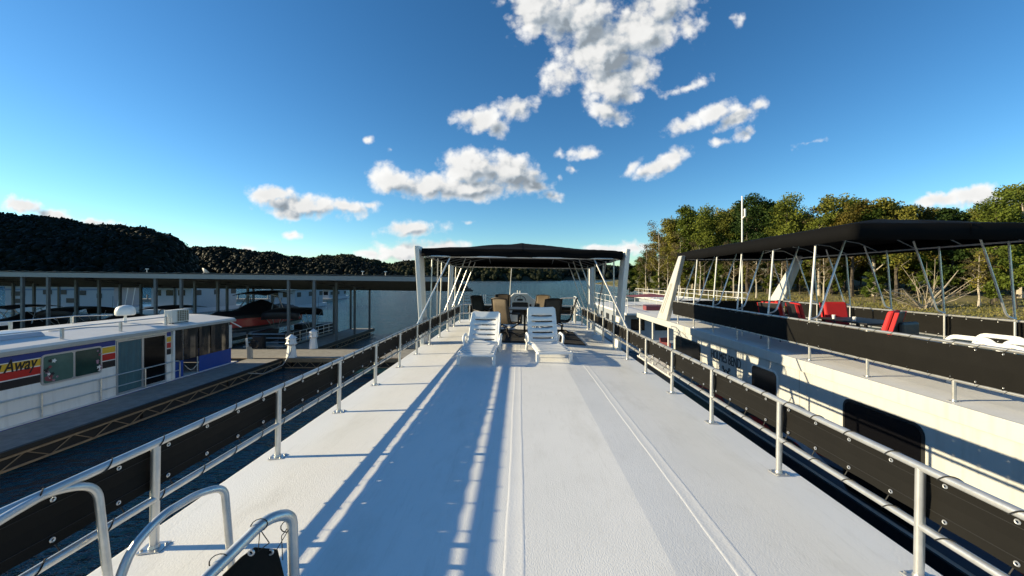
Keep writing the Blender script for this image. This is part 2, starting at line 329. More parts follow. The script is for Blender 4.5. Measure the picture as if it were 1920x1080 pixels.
def many(name, me, locs, parent, nmax=60, mats=None):   # the first nmax stand alone, the rest form one stuff mesh
    for l in locs[:nmax]: obj(name, me, parent, l)
    if len(locs) > nmax:
        n = len(me.vertices); co_ = np.empty(n*3); me.vertices.foreach_get('co', co_); co_ = co_.reshape(-1, 3)
        vs = np.concatenate([co_+np.array(l) for l in locs[nmax:]]); fs = []
        pl = [tuple(p.vertices) for p in me.polygons]
        for i in range(len(locs)-nmax): fs += [tuple(k+i*n for k in p) for p in pl]
        m2 = bpy.data.meshes.new(name+'_run'); m2.from_pydata(vs.tolist(), [], fs); m2.materials.append(me.materials[0]); m2.update()
        tag(obj('small_'+name+'_run', m2, parent), kind='stuff')

WZ = -2.95; DZ = -2.45                                    # water level, dock level
# ------------------------------------------------------------------ water, hills, bank
w = MB().grid([[(x, y, WZ) for x in np.linspace(-4000, 4000, 9)] for y in np.linspace(-1500, 6500, 9)]).build('water', 'water'); tag(w, kind='structure')

def np_mesh(name, verts, faces, m, smooth=False):
    me = bpy.data.meshes.new(name); n = len(verts); k = faces.shape[1]
    me.vertices.add(n); me.vertices.foreach_set('co', verts.astype(np.float32).ravel())
    me.loops.add(faces.size); me.loops.foreach_set('vertex_index', faces.astype(np.int32).ravel())
    me.polygons.add(len(faces)); me.polygons.foreach_set('loop_start', np.arange(0, faces.size, k, dtype=np.int32))
    me.polygons.foreach_set('loop_total', np.full(len(faces), k, dtype=np.int32))
    me.update(calc_edges=True); me.validate(); me.materials.append(MT[m])
    if smooth: me.polygons.foreach_set('use_smooth', np.ones(len(faces), dtype=bool))
    return me
def leaf_quads(cent, size, jitter=.5, flat=.0):          # one randomly turned quad at each centre
    n = len(cent); a = rng.normal(size=(n,3)); a[:,2] *= (1-flat); a /= np.linalg.norm(a, axis=1)[:,None]
    b = rng.normal(size=(n,3)); b -= a*(a*b).sum(1)[:,None]; b /= np.linalg.norm(b, axis=1)[:,None]
    s = (np.asarray(size)*(1+jitter*(rng.random(n)-.5)))[:,None]
    v = np.stack([cent-a*s-b*s*.55, cent+a*s*.2-b*s*.7, cent+a*s+b*s*.2, cent-a*s*.1+b*s*.75], 1).reshape(-1,3)
    return v, np.arange(4*n).reshape(n,4)
def hill(name, ridge, Yr, depth, ncr, rad, lm, label, pxmin=None, treeh=6, k=34, ls=.26):
    ridge = np.array(ridge, float); px = np.linspace(ridge[0,0], ridge[-1,0], 90); yt = np.interp(px, ridge[:,0], ridge[:,1])
    yt = yt+2*np.sin(px*.045)+1.2*np.sin(px*.13+1)
    zr = CAMZ+(VY-yt)/F*Yr-treeh; zr = np.maximum(zr, WZ+.3)
    ts = np.array([0,.06,.2,.4,.6,.8,1,1.25,1.7]); prof = np.array([-.03,.06,.25,.5,.72,.9,1,.85,.2])
    V = []
    for t, p in zip(ts, prof):
        Y = Yr+(t-1)*depth; V.append(np.stack([(px-VX)/F*Yr*(1+(t-1)*depth/Yr*.6), np.full_like(px, Y), WZ+(zr-WZ)*p+rng.normal(0,.02*depth**.5,len(px))*(t>0)], 1))
    V = np.array(V); n, m = V.shape[:2]; idx = np.arange(n*m).reshape(n,m)
    fs = np.stack([idx[:-1,:-1],idx[:-1,1:],idx[1:,1:],idx[1:,:-1]], -1).reshape(-1,4)
    h = obj(name, np_mesh(name, V.reshape(-1,3), fs, 'hill_ground', True)); tag(h, kind='structure')
    # crowns
    lo = pxmin if pxmin is not None else ridge[0,0]
    cp = rng.uniform(lo, ridge[-1,0], ncr); ct = rng.beta(1.6, 1.0, ncr)*1.08+.01
    i = np.clip((cp-px[0])/(px[-1]-px[0])*(len(px)-1), 0, len(px)-1.001)
    zz = WZ+(np.interp(cp, px, zr)-WZ)*np.interp(ct, ts, prof); Y = Yr+(ct-1)*depth
    X = (cp-VX)/F*Yr*(1+(ct-1)*depth/Yr*.6); r = rad*(.55+1.0*rng.random(ncr)**1.6)
    d = rng.normal(size=(ncr,k,3)); d /= np.linalg.norm(d,axis=2)[:,:,None]; d *= (.55+.45*rng.random((ncr,k,1)))
    cen = np.stack([X,Y,zz+r*.7],1)[:,None,:]+d*r[:,None,None]*np.array([1,1,1.05])
    v, f = leaf_quads(cen.reshape(-1,3), np.repeat(r*ls,k))
    ring = np.array([(math.cos(a)*math.cos(e), math.sin(a)*math.cos(e), math.sin(e)) for e in (-.7,0,.7,1.35) for a in np.linspace(0,2*math.pi,7)[:-1]])
    rf_ = np.array([(i*6+j, i*6+(j+1)%6, (i+1)*6+(j+1)%6, (i+1)*6+j) for i in range(3) for j in range(6)])
    cv = (np.stack([X,Y,zz+r*.7],1)[:,None,:]+ring[None]*(r[:,None,None]*(.78+.2*rng.random((ncr,24,1))))).reshape(-1,3); nv = len(v)
    f = np.concatenate([f, (rf_[None]+(np.arange(ncr)*24)[:,None,None]).reshape(-1,4)+nv]); v = np.concatenate([v, cv])
    tag(obj(name.replace('hill','wood'), np_mesh('wood', v, f, lm)), label, 'woodland', kind='stuff')
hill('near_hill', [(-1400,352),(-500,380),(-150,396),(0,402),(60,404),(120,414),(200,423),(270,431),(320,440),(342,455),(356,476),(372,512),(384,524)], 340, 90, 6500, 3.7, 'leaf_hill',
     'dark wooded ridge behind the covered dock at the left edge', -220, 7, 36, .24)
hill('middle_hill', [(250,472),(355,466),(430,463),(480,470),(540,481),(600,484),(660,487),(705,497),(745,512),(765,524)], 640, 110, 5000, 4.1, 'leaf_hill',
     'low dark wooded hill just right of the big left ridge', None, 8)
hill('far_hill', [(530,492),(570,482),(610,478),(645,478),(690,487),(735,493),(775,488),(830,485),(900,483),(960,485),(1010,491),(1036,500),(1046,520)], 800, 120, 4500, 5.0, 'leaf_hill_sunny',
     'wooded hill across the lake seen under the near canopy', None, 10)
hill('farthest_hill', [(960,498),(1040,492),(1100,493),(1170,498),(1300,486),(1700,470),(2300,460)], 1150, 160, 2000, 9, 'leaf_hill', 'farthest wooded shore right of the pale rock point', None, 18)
hy = np.linspace(-260, 345, 24); hx = [-520,-545,-585,-640,-720,-840]; hz_ = [WZ-.5,40,100,152,150,60]
tag(MB().grid([[(x+14*math.sin(y*.02), y, z*(.92+.08*math.sin(y*.031)) if z > 0 else z) for y in hy] for x, z in zip(hx, hz_)]).build('added_shade_ridge', 'hill_ground', smooth=True), kind='structure')  # unseen ridge added left of the frame to shade the near hill
p = at(1042, 524, 712); rk = MB()
for i in range(7): rk.lathe([(5.5-i*.2,-3),(4.6,2),(3.5,6-i*.4),(1.4,8-i*.6)], (p.x+rng.uniform(-5,7), p.y+rng.uniform(-3,3), WZ), 7)
tag(rk.build('rock_point', 'rock'), kind='structure')

shore = np.array([(64,330),(52,190),(41,130),(33,92),(29,76),(31,64),(37,52),(46,42),(58,34),(75,26),(105,12),(150,-20)], float)
tt = np.linspace(0, len(shore)-1, 110); sx = np.interp(tt, range(len(shore)), shore[:,0]); sy = np.interp(tt, range(len(shore)), shore[:,1])
sx += .7*np.sin(tt*7)+.4*np.sin(tt*17); dv = np.array((.86,.51))
dd = [-5,-.6,0,1.2,3,6,10,16,25,40,70,120,260]; zz_ = [-1.5,-.2,.05,.22,.5,.85,1.2,1.8,2.8,4.3,7.5,13,26]
def bank_z(d): return WZ+np.interp(d, dd, zz_)
P = [[(sx[i]+dv[0]*d, sy[i]+dv[1]*d, WZ+z+(rng.normal(0,.09) if d > 1 else 0)) for i in range(len(tt))] for d, z in zip(dd, zz_)]
tag(MB().grid(P).build('shore_bank', 'bank', smooth=True), kind='structure')
P = [[(sx[i]+dv[0]*d, sy[i]+dv[1]*d, WZ+np.interp(d,dd,zz_)+.03+rng.normal(0,.015)) for i in range(len(tt))] for d in (-.5,.1,.8,1.5,2.1)]
tag(MB().grid(P).build('muddy_shoreline', 'mud', smooth=True), kind='structure')
n = 22000; ti = rng.uniform(0, len(shore)-4.5, n); d = 1.6+rng.exponential(6.0, n); gx = np.interp(ti, range(len(shore)), shore[:,0])+dv[0]*d; gy = np.interp(ti, range(len(shore)), shore[:,1])+dv[1]*d
gz = bank_z(d); h = rng.uniform(.12,.42,n)*np.interp(gy,[35,70,100],[.8,1,1.5]); an = rng.uniform(0,6.28,n); wd = rng.uniform(.03,.09,n); ex = np.stack([np.cos(an)*wd, np.sin(an)*wd, 0*an],1); b0 = np.stack([gx,gy,gz-.05],1)
top = b0+np.stack([rng.normal(0,.15,n), rng.normal(0,.15,n), h],1)
v = np.stack([b0-ex,b0+ex,top+ex*.4,top-ex*.4],1).reshape(-1,3)
tag(obj('dry_grass', np_mesh('dry_grass', v, np.arange(4*n).reshape(n,4), 'grass_dry')), 'dry yellow grass covering the lake bank below the trees', 'grass', kind='stuff')

# ------------------------------------------------------------------ trees
def grow(h, lean, spread, start, nlimb, r0, seed, up=.6, sub=3):
    q = random.Random(seed); tb = MB(); tips = []
    pts = []; x = y = 0
    for i in range(7):
        t = i/6; pts.append((x, y, h*t)); x += q.uniform(-.03,.03)*h*.4+lean*h/6; y += q.uniform(-.02,.02)*h*.4
    tb.tube(pts, [r0*(1-.85*i/6)*(1.35 if i == 0 else 1) for i in range(7)], 7)
    for k in range(nlimb):
        t = start+(1-start)*(k+q.random()*.6)/nlimb; i = min(int(t*6), 5); a = Vector(pts[i]).lerp(Vector(pts[i+1]), t*6-i)
        an = k*2.4+q.uniform(-.5,.5); L = h*spread*(1.05-.65*t)*q.uniform(.7,1.15); d = Vector((math.cos(an), math.sin(an), up+q.uniform(-.2,.35))).normalized()
        m = a+d*L*.5+Vector((0,0,-.03*L)); e = a+d*L+Vector((0,0,.12*L)); rr = r0*(1-.8*t)*.5
        tb.tube([a, m, e], [rr, rr*.6, rr*.2], 5); tips.append(e); tips.append(m.lerp(e,.4))
        for s_ in range(sub):
            dd_ = (d+Vector((q.uniform(-.9,.9), q.uniform(-.9,.9), q.uniform(-.3,.8)))).normalized(); f = m.lerp(e, q.random()); g = f+dd_*L*.42
            tb.tube([f, g], [rr*.4, rr*.12], 4); tips.append(g)
    tips.append(Vector(pts[-1])); return tb, tips
def make_tree(kind, seed):
    q = random.Random(seed)
    spec = dict(tall=(19,0,.20,.30,13,.28), round=(15,.0,.30,.26,14,.30), slim=(17,.02,.13,.25,14,.18), bare=(16,.02,.22,.35,14,.20), cedar=(11,0,.20,.06,20,.18), bush=(5,.03,.42,.10,12,.10))[kind]
    h, lean, spread, start, nl, r0 = spec
    tb, tips = grow(h, lean, spread, start, nl, r0, seed, up=.25 if kind == 'cedar' else .6, sub=5 if kind == 'bare' else 3)
    T = np.array([tuple(t) for t in tips]); r = h*.075
    if kind == 'bare': T = T[rng.random(len(T)) < .5]; k = 26; r = h*.06
    elif kind == 'cedar': k = 80; r = h*.06
    else: k = 105
    d_ = rng.normal(size=(len(T),k,3)); d_ /= np.linalg.norm(d_,axis=2)[:,:,None]; d_ *= rng.random((len(T),k,1))**.45
    cen = (T[:,None,:]+d_*(r*rng.uniform(.7,1.35,(len(T),1,1)))*np.array([1.15,1.15,.8])).reshape(-1,3)
    v, f = leaf_quads(cen, np.full(len(cen), .145 if kind == 'bare' else (.17 if kind != 'bush' else .10)))
    return tb, v, f
protos = {}
def tree_proto(key, kind, seed, leaf, bark):
    tb, v, f = make_tree(kind, seed); protos[key] = (tb.mesh('trunk', bark, True), np_mesh('crown', v, f, leaf))
for key, kind, sd_, leaf, bark in [('tall_a','tall',1,'leaf_green','bark_dark'),('tall_b','tall',2,'leaf_dark','bark_dark'),('round_a','round',3,'leaf_green','bark_pale'),('round_b','round',4,'leaf_olive','bark_dark'),
        ('slim_a','slim',5,'leaf_olive','bark_pale'),('slim_b','slim',6,'leaf_green','bark_pale'),('gold','round',7,'leaf_gold','bark_dark'),('bare','bare',8,'leaf_brown','bark_pale'),('bare_b','bare',12,'leaf_brown','bark_pale'),('cedar','cedar',9,'leaf_dark','bark_dark'),
        ('bush','bush',10,'leaf_green','bark_dark'),('bush_b','bush',11,'leaf_olive','bark_dark')]: tree_proto(key, kind, sd_, leaf, bark)
def tree(key, x, y, z, s, name, label, cat='tree', group=None, sz=None):
    t = thing(name, label, cat, (x,y,z), random.uniform(0,6.28), group); t.scale = (s,s,sz or s)
    obj('trunk', protos[key][0], t); obj('crown', protos[key][1], t); return t
def inland(x, y):                                      # distance inland along dv of a point
    best = 1e9
    k = np.argmin(abs((sx-x)*dv[1]-(sy-y)*dv[0])); return (x-sx[k])*dv[0]+(y-sy[k])*dv[1]
H0 = dict(tall=19, round=15, slim=17, gold=15, bare=16, cedar=11, bush=5)
def tree_at(px, ytop, Y, key, name, label, group=None, cat='tree'):
    X = (px-VX)/F*Y; z0 = bank_z(max(inland(X, Y), 1)); zt = CAMZ+(VY-ytop)/F*Y; s = (zt-z0)/(H0[key.split('_')[0]]*1.06); s2 = min(max(s,.55),1.5)
    return tree(key, X, Y, z0-.1, .5*(s2+min(max(s2,.8),1.2)), name, label, cat, group, sz=s)
front = [(1180,492,118,'cedar','small dark cedar at the left end of the shoreline trees'),(1212,455,104,'bare','thin half-bare tree beside the small dark cedar'),(1236,418,98,'bare_b','half-bare pale-trunked tree at the left of the wood'),
 (1262,405,92,'slim_a','slender olive tree just right of the half-bare trees'),(1290,382,90,'slim_b','tall slender green tree left of the white mast'),(1322,392,88,'tall_a','leafy green tree between the slender trees and the mast'),
 (1352,398,86,'slim_a','olive tree directly left of the white mast'),(1402,366,88,'tall_b','tall dark green tree behind the white mast'),(1440,372,86,'tall_b','broad dark green tree right of the white mast'),(1474,368,90,'tall_a','tall green tree at the right of the dark pair'),
 (1524,384,84,'bare','greyish thinning tree above the neighbouring canopy'),(1560,374,86,'round_b','rounded olive tree above the neighbouring canopy'),(1596,382,80,'gold','golden autumn tree above the neighbouring canopy'),(1640,380,80,'round_a','round green tree right of the golden tree'),
 (1682,382,76,'round_b','olive crown left of the second golden tree'),(1722,390,74,'gold','small golden tree near the canopy peak'),(1788,386,72,'cedar','pointed dark cedar behind the canopy peak'),(1866,366,64,'tall_a','tall green tree right of the canopy peak'),(1912,350,60,'round_a','big round green tree at the right edge of the photo')]
front += [(1252,470,0,'bare','short half-bare tree with a pale trunk in front of the slender olive tree'),(1276,440,0,'bare_b','pale half-bare tree in front of the tall slender tree'),(1312,452,0,'bare','pale bare tree left of the mast among green crowns'),(1376,455,0,'bare_b','pale leafless trunk just left of the white mast'),(1418,470,0,'bare','thin pale trunk just right of the white mast'),(1466,468,0,'bare_b','thin pale tree below the tall dark crowns'),(1545,470,0,'bare','pale thin tree seen under the neighbouring canopy'),(1836,470,0,'bare_b','pale thin tree seen between the right canopy poles')]
def shoreY(px): return np.interp(px, [1170,1250,1323,1486,1762,1920,2100], [118,90,78,63,52,47,42])
for px, yt, Y, key, lab in front: Y = shoreY(px)+(random.uniform(0,4) if Y else -3); tree_at(px, yt, Y, key, 'shore_tree', lab, 'trees along the lake shore')
for px, yt, Y, key, lab in [(1500,500,66,'bush_b','yellow-green sapling seen through the left of the neighbouring canopy frame'),(1440,520,70,'bush','small green shrub under the dark trees'),(1560,505,62,'bush','leafy shrub behind the far white fin'),(1640,515,54,'bush','dark shrub left of the fallen tree'),(1800,500,52,'bush','shrub right of the fallen tree'),(1860,478,47,'bush_b','large shrub behind the right canopy posts'),(1905,470,44,'bush','leafy shrub at the right photo edge'),(1345,525,76,'bush','low shrub left of the mast')]:
    tree_at(px, yt, Y, key, 'shore_shrub', lab, 'shrubs on the lake bank', 'shrub')
q = random.Random(5)
back_keys = ['tall_a','tall_b','round_a','round_b','slim_a','slim_b','tall_b','round_a','bare','tall_a']
for i in range(60):
    px = 1192+738*(i+.5)/60+q.uniform(-8,8); row = i % 3; Y = shoreY(px)+[5,13,24][row]+q.uniform(-3,3)
    yt = np.interp(px, [1190,1230,1270,1320,1400,1480,1530,1600,1700,1760,1860,1930], [478,446,412,398,384,384,394,388,392,402,384,366])+q.uniform(0,16)
    tree_at(px, yt, Y, back_keys[i % 10], 'forest_tree', 'tree in the crowded wood behind the front row of shore trees', 'trees in the wood behind the shore')
for i in range(46):
    px = 1185+755*(i+.5)/46+q.uniform(-9,9); Y = shoreY(px)+q.uniform(-1,12)
    tree_at(px, np.interp(px,[1185,1300,1930],[516,505,462])+q.uniform(-14,10), Y, ['bush','bush_b'][i % 2] if i % 3 else 'bush', 'undergrowth_shrub', 'dim shrub filling the shade between the wood trunks', 'undergrowth between the trees', 'shrub')
# fallen dead tree
fd = at(1738, 583, 47); dt = thing('fallen_tree', 'bleached fallen dead tree with bare branches on the bank', 'dead tree', fd)
q2 = random.Random(3); fb_ = MB()
for k in range(26):
    an = q2.uniform(-2.4,2.4); L = q2.uniform(2,6.2); d_ = Vector((math.sin(an)*.8, q2.uniform(-.4,.4), abs(math.cos(an))*.9+.1)).normalized(); a = Vector((q2.uniform(-.5,.5), q2.uniform(-.4,.4), .2)); m = a+d_*L*.5+Vector((q2.uniform(-.3,.3),0,q2.uniform(-.3,.3))); e = a+d_*L
    fb_.tube([a,m,e], [.07,.045,.012], 4)
    for s_ in range(6): f = m.lerp(e, q2.random()); fb_.tube([f, f+Vector((q2.uniform(-.9,.9), q2.uniform(-.6,.6), q2.uniform(-.6,.8)))], [.022,.007], 3)
fb_.build('branches', 'deadwood', dt, True); MB().tube([(0,0,.2),(-2.4,.3,2.0),(-4.8,.4,2.6)], [.16,.10,.04], 7).tube([(-.3,0,.4),(2.5,.2,3.0),(4.2,.3,5.0)], [.15,.09,.03], 7).tube([(-.6,0,.1),(-2.8,.2,2.7),(-3.9,.3,2.5)],[.10,.07,.02],6).build('trunk', 'deadwood', dt, True)

# ------------------------------------------------------------------ railing with laced screen
def ring_mesh(sgn):                                     # grommet facing the deck (sgn: -1 looks to +x)
    m = MB().tube([(0, .0098*math.cos(t), .0098*math.sin(t)) for t in np.linspace(0, 2*math.pi, 13)[:-1]], .0038, 5, True); return m.mesh('grommet', 'silver', True)
def tie_mesh(name, r, gz, out):
    pts = []
    for i in range(15):
        a = R(-60+i*24); pts.append((math.cos(a)*(r+.003), .15*(i/14-.5), math.sin(a)*(r+.003)))
    pts.append((out*.035, .065, gz*.6)); pts.append((out*.04, .06, gz))
    return MB().tube(pts, .0034, 4).mesh(name, 'cord')
def railing(parent, name, X, ys, y0, y1, zd, zt, zm, f0, f1, out, r=.024, step=.311, g0=.19, plate=True, nsolo=24, ind=12, label=None, tops=True):
    rail = MB(); rail.tube([(X, y, zt) for y in np.linspace(y0, y1, 8)], r, 14); rail.tube([(X, y, zm) for y in np.linspace(y0, y1, 8)], r*.92, 14)
    ra = rail.build(name, 'aluminium', parent, True)
    if label: ra['label'] = label
    pm = MB().tube([(0,0,zd), (0,0,zt-.006)], r, 14).mesh('post', 'aluminium', True)
    for y in ys: obj('post', pm, ra, (X, y, 0))
    if plate:
        pl = MB().box((0,0,zd+.005), (.125,.105,.009), R(8)).lathe([(.031,0),(.026,.02)], (0,0,zd+.008), 12)
        for bx_, by_ in ((-.045,-.035),(.045,-.035),(-.045,.035),(.045,.035)): pl.lathe([(.008,0),(.008,.007),(.004,.009)], (bx_,by_,zd+.009), 6)
        plm = pl.mesh('base_plate', 'aluminium', True)
        for y in ys: obj('base_plate', plm, ra, (X, y, 0))
    # screen with eyelet holes
    xs = X+out*(r+.012); hh = .0052; gy = np.arange(y0+g0, y1-.05, step); zb = f0+.03; zt_ = f1-.03
    cols = [y0+.02]
    for g in gy: cols += [g-.14, g-hh, g+hh, g+.09]
    cols.append(y1-.02); cols = sorted(cols); rows = [f0, zb-hh, zb+hh, (f0+f1)/2, zt_-hh, zt_+hh, f1]
    Pp = []; sk = set()
    for i, y in enumerate(cols):
        near = min(abs(y-g) for g in gy); sag = min(near/.155, 1)
        Pp.append([(xs+out*(.006*math.sin(y*2.1)+.012*math.sin(math.pi*(z-f0)/(f1-f0))), y, z+(.004*sag if z == f0 else (-.005*sag if z == f1 else 0))) for z in rows])
    for i in range(len(cols)-1):
        if any(abs((cols[i]+cols[i+1])/2-g) < hh*.5 for g in gy): sk |= {(i, 1), (i, 4)}
    sc = MB().grid(Pp, sk).build('privacy_screen', 'screen_black', ra, solid=.003)
    hm = MB()
    for z in (f0+.055, f1-.055): hm.tube([(xs-out*.004+out*(.006*math.sin(y*2.1)+.012*math.sin(math.pi*(z-f0)/(f1-f0))), y, z) for y in np.linspace(y0+.05, y1-.05, 60)], .0022, 4)
    hm.build('hem_stitching', 'cord', ra)
    order = sorted(gy, key=lambda y: abs(y-1.8) if y > 1 else 99+abs(y))
    rm = ring_mesh(out); xr = xs-out*.004
    many('grommet', rm, [(xr, y, z) for y in order for z in (zt_, zb)], ra, nsolo)
    t1 = tie_mesh('cord_tie', r, zt_-zt, out); t2 = tie_mesh('cord_tie', r*.92, zb-zm, out)
    many('cord_tie', t1, [(X, y-.06, zt) for y in order], ra, ind); many('lower_cord_tie', t2, [(X, y-.05, zm) for y in order], ra, ind)
    return ra
def canopy(parent, x0, x1, y0, y1, ze, ze1, zr, hip, vd, name='canopy'):
    xc = (x0+x1)/2; hw = (x1-x0)/2; n = 33
    def zf(x, y):
        t = (y-y0)/(y1-y0); e = ze+(ze1-ze)*t; f = min(1-abs(x-xc)/hw, (y-y0)/hip, (y1-y)/hip, 1); f = max(f, 0)
        sag = .022*math.sin(math.pi*min(max(f,0),1))*(1-math.cos(2*math.pi*(y-y0)/1.22))/2
        return e+(zr-e)*(f**.92)-sag+.006*math.sin(x*5+y*3)*(f > .05)
    ys = np.linspace(y0, y1, n); xs = np.linspace(x0, x1, n)
    c = MB().grid([[(x, y, zf(x, y)) for x in xs] for y in ys]).build(name, 'canopy_black', parent, True, solid=.004)
    loop = [(x, y0, ze) for x in xs]+[(x1, y, ze+(ze1-ze)*(y-y0)/(y1-y0)) for y in ys[1:]]+[(x, y1, ze1) for x in xs[::-1][1:]]+[(x0, y, ze+(ze1-ze)*(y-y0)/(y1-y0)) for y in ys[::-1][1:]]
    v = MB().grid([[p for p in loop], [(p[0]+.01*math.sin(i*.8), p[1]+.01*math.sin(i*.9), p[2]-vd*.5) for i, p in enumerate(loop)], [(p[0]+.006*math.sin(i*.5), p[1]+.008*math.sin(i*.7), p[2]-vd+.008*math.sin(i*.9)) for i, p in enumerate(loop)]])
    v.build('valance', 'canopy_black', c, True, solid=.004)
    s = MB().tube([(xc, y0+.003, ze-vd), (xc, y0-.004, ze)], .006, 5); s.tube([(xc, y, zf(xc, y)+.006) for y in np.linspace(y0, y1, 12)], .007, 5).build('centre_seam', 'canopy_black', c)
    return c, zf
def fin(parent, x0, x1, poly, m='fibreglass', bev=.02):  # side plate, poly in (y,z)
    return MB().prism(poly, 'x', x0, x1).build('canopy_fin', m, parent, bevel=bev)

# ------------------------------------------------------------------ our houseboat (listing a little to starboard)
LIST = Matrix.Translation((.03, 0, -.04)) @ Matrix.Rotation(R(.9), 4, 'Y'); ABOARD = []
hb = thing('houseboat', 'houseboat whose wide white upper deck fills the foreground', 'houseboat'); ABOARD.append(hb)
def dz(x): return .048-max(0, abs(x)-.85)*.05
Y0, Y1 = -4.0, 15.7
xsec = [(-2.49,dz(2.49)),(-.85,dz(0)),(.85,dz(0)),(2.49,dz(2.49)),(2.49,-.16),(-2.49,-.16)]
deck = MB().prism(xsec, 'y', Y0, Y1).build('roof_deck', 'deck_white', hb, bevel=.012)
for x0, x1 in ((-1.32,-1.215),(-.115,-.005),(1.205,1.31)):
    tp = MB(); ysq = np.linspace(Y0+.1, Y1-.1, 160)
    ed = [(x0+.003*math.sin(y*2.3)+.0015*math.sin(y*9.1), x1+.003*math.sin(y*1.9+2)+.0015*math.sin(y*8.7)) for y in ysq]
    tp.grid([[(a-.006, y, dz(a)+.0003), (a+.003, y, dz(a)+.0022), (a+.014, y, dz(a)+.0013), (b-.014, y, dz(b)+.0013), (b-.003, y, dz(b)+.0022), (b+.006, y, dz(b)+.0003)] for y, (a, b) in zip(ysq, ed)])
    tp.build('seam_tape', 'tape_white', deck, True)
for s in (-1, 1):
    MB().bx(min(s*2.2,s*2.26), max(s*2.2,s*2.26), Y0+.3, 13.2, -2.3, -.163).build('cabin_wall', 'fibreglass', hb)
    MB().prism([(Y0,-2.3),(15.6,-2.3),(17.2,-2.28),(16.4,-3.1),(Y0,-3.2)], 'x', s*1.25, s*2.42).build('pontoon_hull', 'hull_grey', hb)
MB().bx(-2.2,2.2,Y0+.3,Y0+.36,-2.3,-.163).build('cabin_wall','fibreglass',hb); MB().bx(-2.2,2.2,13.1,13.16,-2.3,-.163).build('cabin_wall','fibreglass',hb); MB().bx(-2.42,2.42,Y0,17.1,-2.36,-2.303).build('main_deck','fibreglass',hb)
PL = [1.166+1.22*k for k in range(-3, 12)]; PR = [1.03+1.21*k for k in range(-3, 12)]
RT, RM, F0, F1 = .628, .285, .338, .598
rl = railing(hb, 'railing', -2.30, [y for y in PL if y < 14.9], -3.8, 14.75, dz(2.3), RT, RM, F0, F1, -1, g0=.09, label='railing along the left side of the white deck')
rr_ = railing(hb, 'railing', 2.30, [y for y in PR if y < 14.9], -3.8, 14.75, dz(2.3), RT, RM, F0, F1, 1, g0=.03, label='railing along the right side of the white deck')
# front rail
fr = MB(); 
for z in (RT, RM): fr.tube(bend([(-2.3,14.74,z),(-2.3,15.3,z),(2.3,15.3,z),(2.3,14.74,z)], .3), .024, 12)
fr = fr.build('railing', 'aluminium', hb, True); fr['label'] = 'railing across the bow end of the deck'
pm = MB().tube([(0,0,0),(0,0,RT)], .024, 12).mesh('post','aluminium',True)
for x in (-2.02,-1.0,0,1.0,2.02): obj('post', pm, fr, (x,15.3,dz(x)))
MB().grid([[(x,15.335+.01*math.sin(x*3),z) for z in (.30,.44,.575)] for x in np.linspace(-2.1,2.1,30)]).build('privacy_screen','screen_black',fr,solid=.003)
# bow gate rail and handrails beyond the front rail
bg_ = MB(); 
for z in (.45,.58,.71,.84,.97): bg_.tube([(-2.3,15.62,z),(-.95,15.62,z)], .010, 6)
for x in (-2.3,-2.0,-1.75): bg_.tube([(x,15.62,-.05),(x,15.62,.98)], .016, 8)
bg_ = bg_.build('bow_gate_rail','steel',hb,True); MB().bx(-1.62,-.78,15.56,15.66,.60,.63).tube([(-1.5,15.6,0),(-1.5,15.6,.6)],.02,8).tube([(-.95,15.6,0),(-.95,15.6,.6)],.02,8).build('shelf','fibreglass',bg_)
for x in (-1.62,-1.5,-1.42): 
    m_ = MB()
    for k in range(5): m_.box((x,15.62,.70+.07*k),(.035,.03,.05))
    m_.build('link','pipe_white',bg_)
hr = MB()
for x, y in ((2.18,15.1),(2.18,15.62)): hr.tube([(x,y,-.03),(x,y,1.0)], .018, 8)
for z in (.55,.68,.81,.99): hr.tube([(2.18,15.1,z),(2.18,15.62,z)], .014, 8); hr.tube([(2.18,15.1,z-.0),(2.2,14.2,z-.28)], .014, 6)
hr.build('bow_handrail','pipe_white',hb,True)
MB().tube(bend([(1.52,15.05,dz(1.5)),(1.52,15.05,.92),(2.12,14.9,.98),(2.12,14.9,0)],.12), .03, 10).build('grab_rail','aluminium',hb,True)
# canopy, frame, fins
CX, CY0, CY1 = 2.40, 9.15, 13.8
cn, czf = canopy(hb, -CX, CX, CY0, CY1, 2.37, 2.25, 2.69, 1.75, .185); cn['label'] = 'black peaked canopy over the patio table'
cf = MB().tube(bend([(-CX+.03,CY0+.6,2.2),(-CX+.03,CY0+.02,2.19),(CX-.03,CY0+.02,2.19),(CX-.03,CY0+.6,2.2)],.25), .024, 10)
for s in (-1,1): cf.tube([(s*(CX-.03),CY0+.6,2.2),(s*(CX-.03),CY1-.03,2.08)], .022, 8)
cf.tube([(-CX+.03,CY1-.03,2.08),(CX-.03,CY1-.03,2.08)], .022, 8); cf = cf.build('canopy_frame','aluminium',hb,True)
for k, y in enumerate(np.linspace(CY0+.55, CY1-.6, 6)):
    MB().tube([(-CX+.03,y,2.17-.015*k),(-1.2,y,czf(-1.2,y)-.05),(0,y,czf(0,y)-.05),(1.2,y,czf(1.2,y)-.05),(CX-.03,y,2.17-.015*k)], .014, 8).build('bow','steel',cf,True)
for x in (-1.1,1.1): MB().tube([(x,y,czf(x,y)-.055) for y in np.linspace(CY0+.05,CY1-.05,8)], .012, 7).build('purlin','steel',cf,True)
MB().bx(-.09,.09,11.0,11.3,2.30,2.40).tube([(0,11.15,2.4),(0,11.15,2.62)],.012,6).build('hanging_lamp','frame_dark',cf)
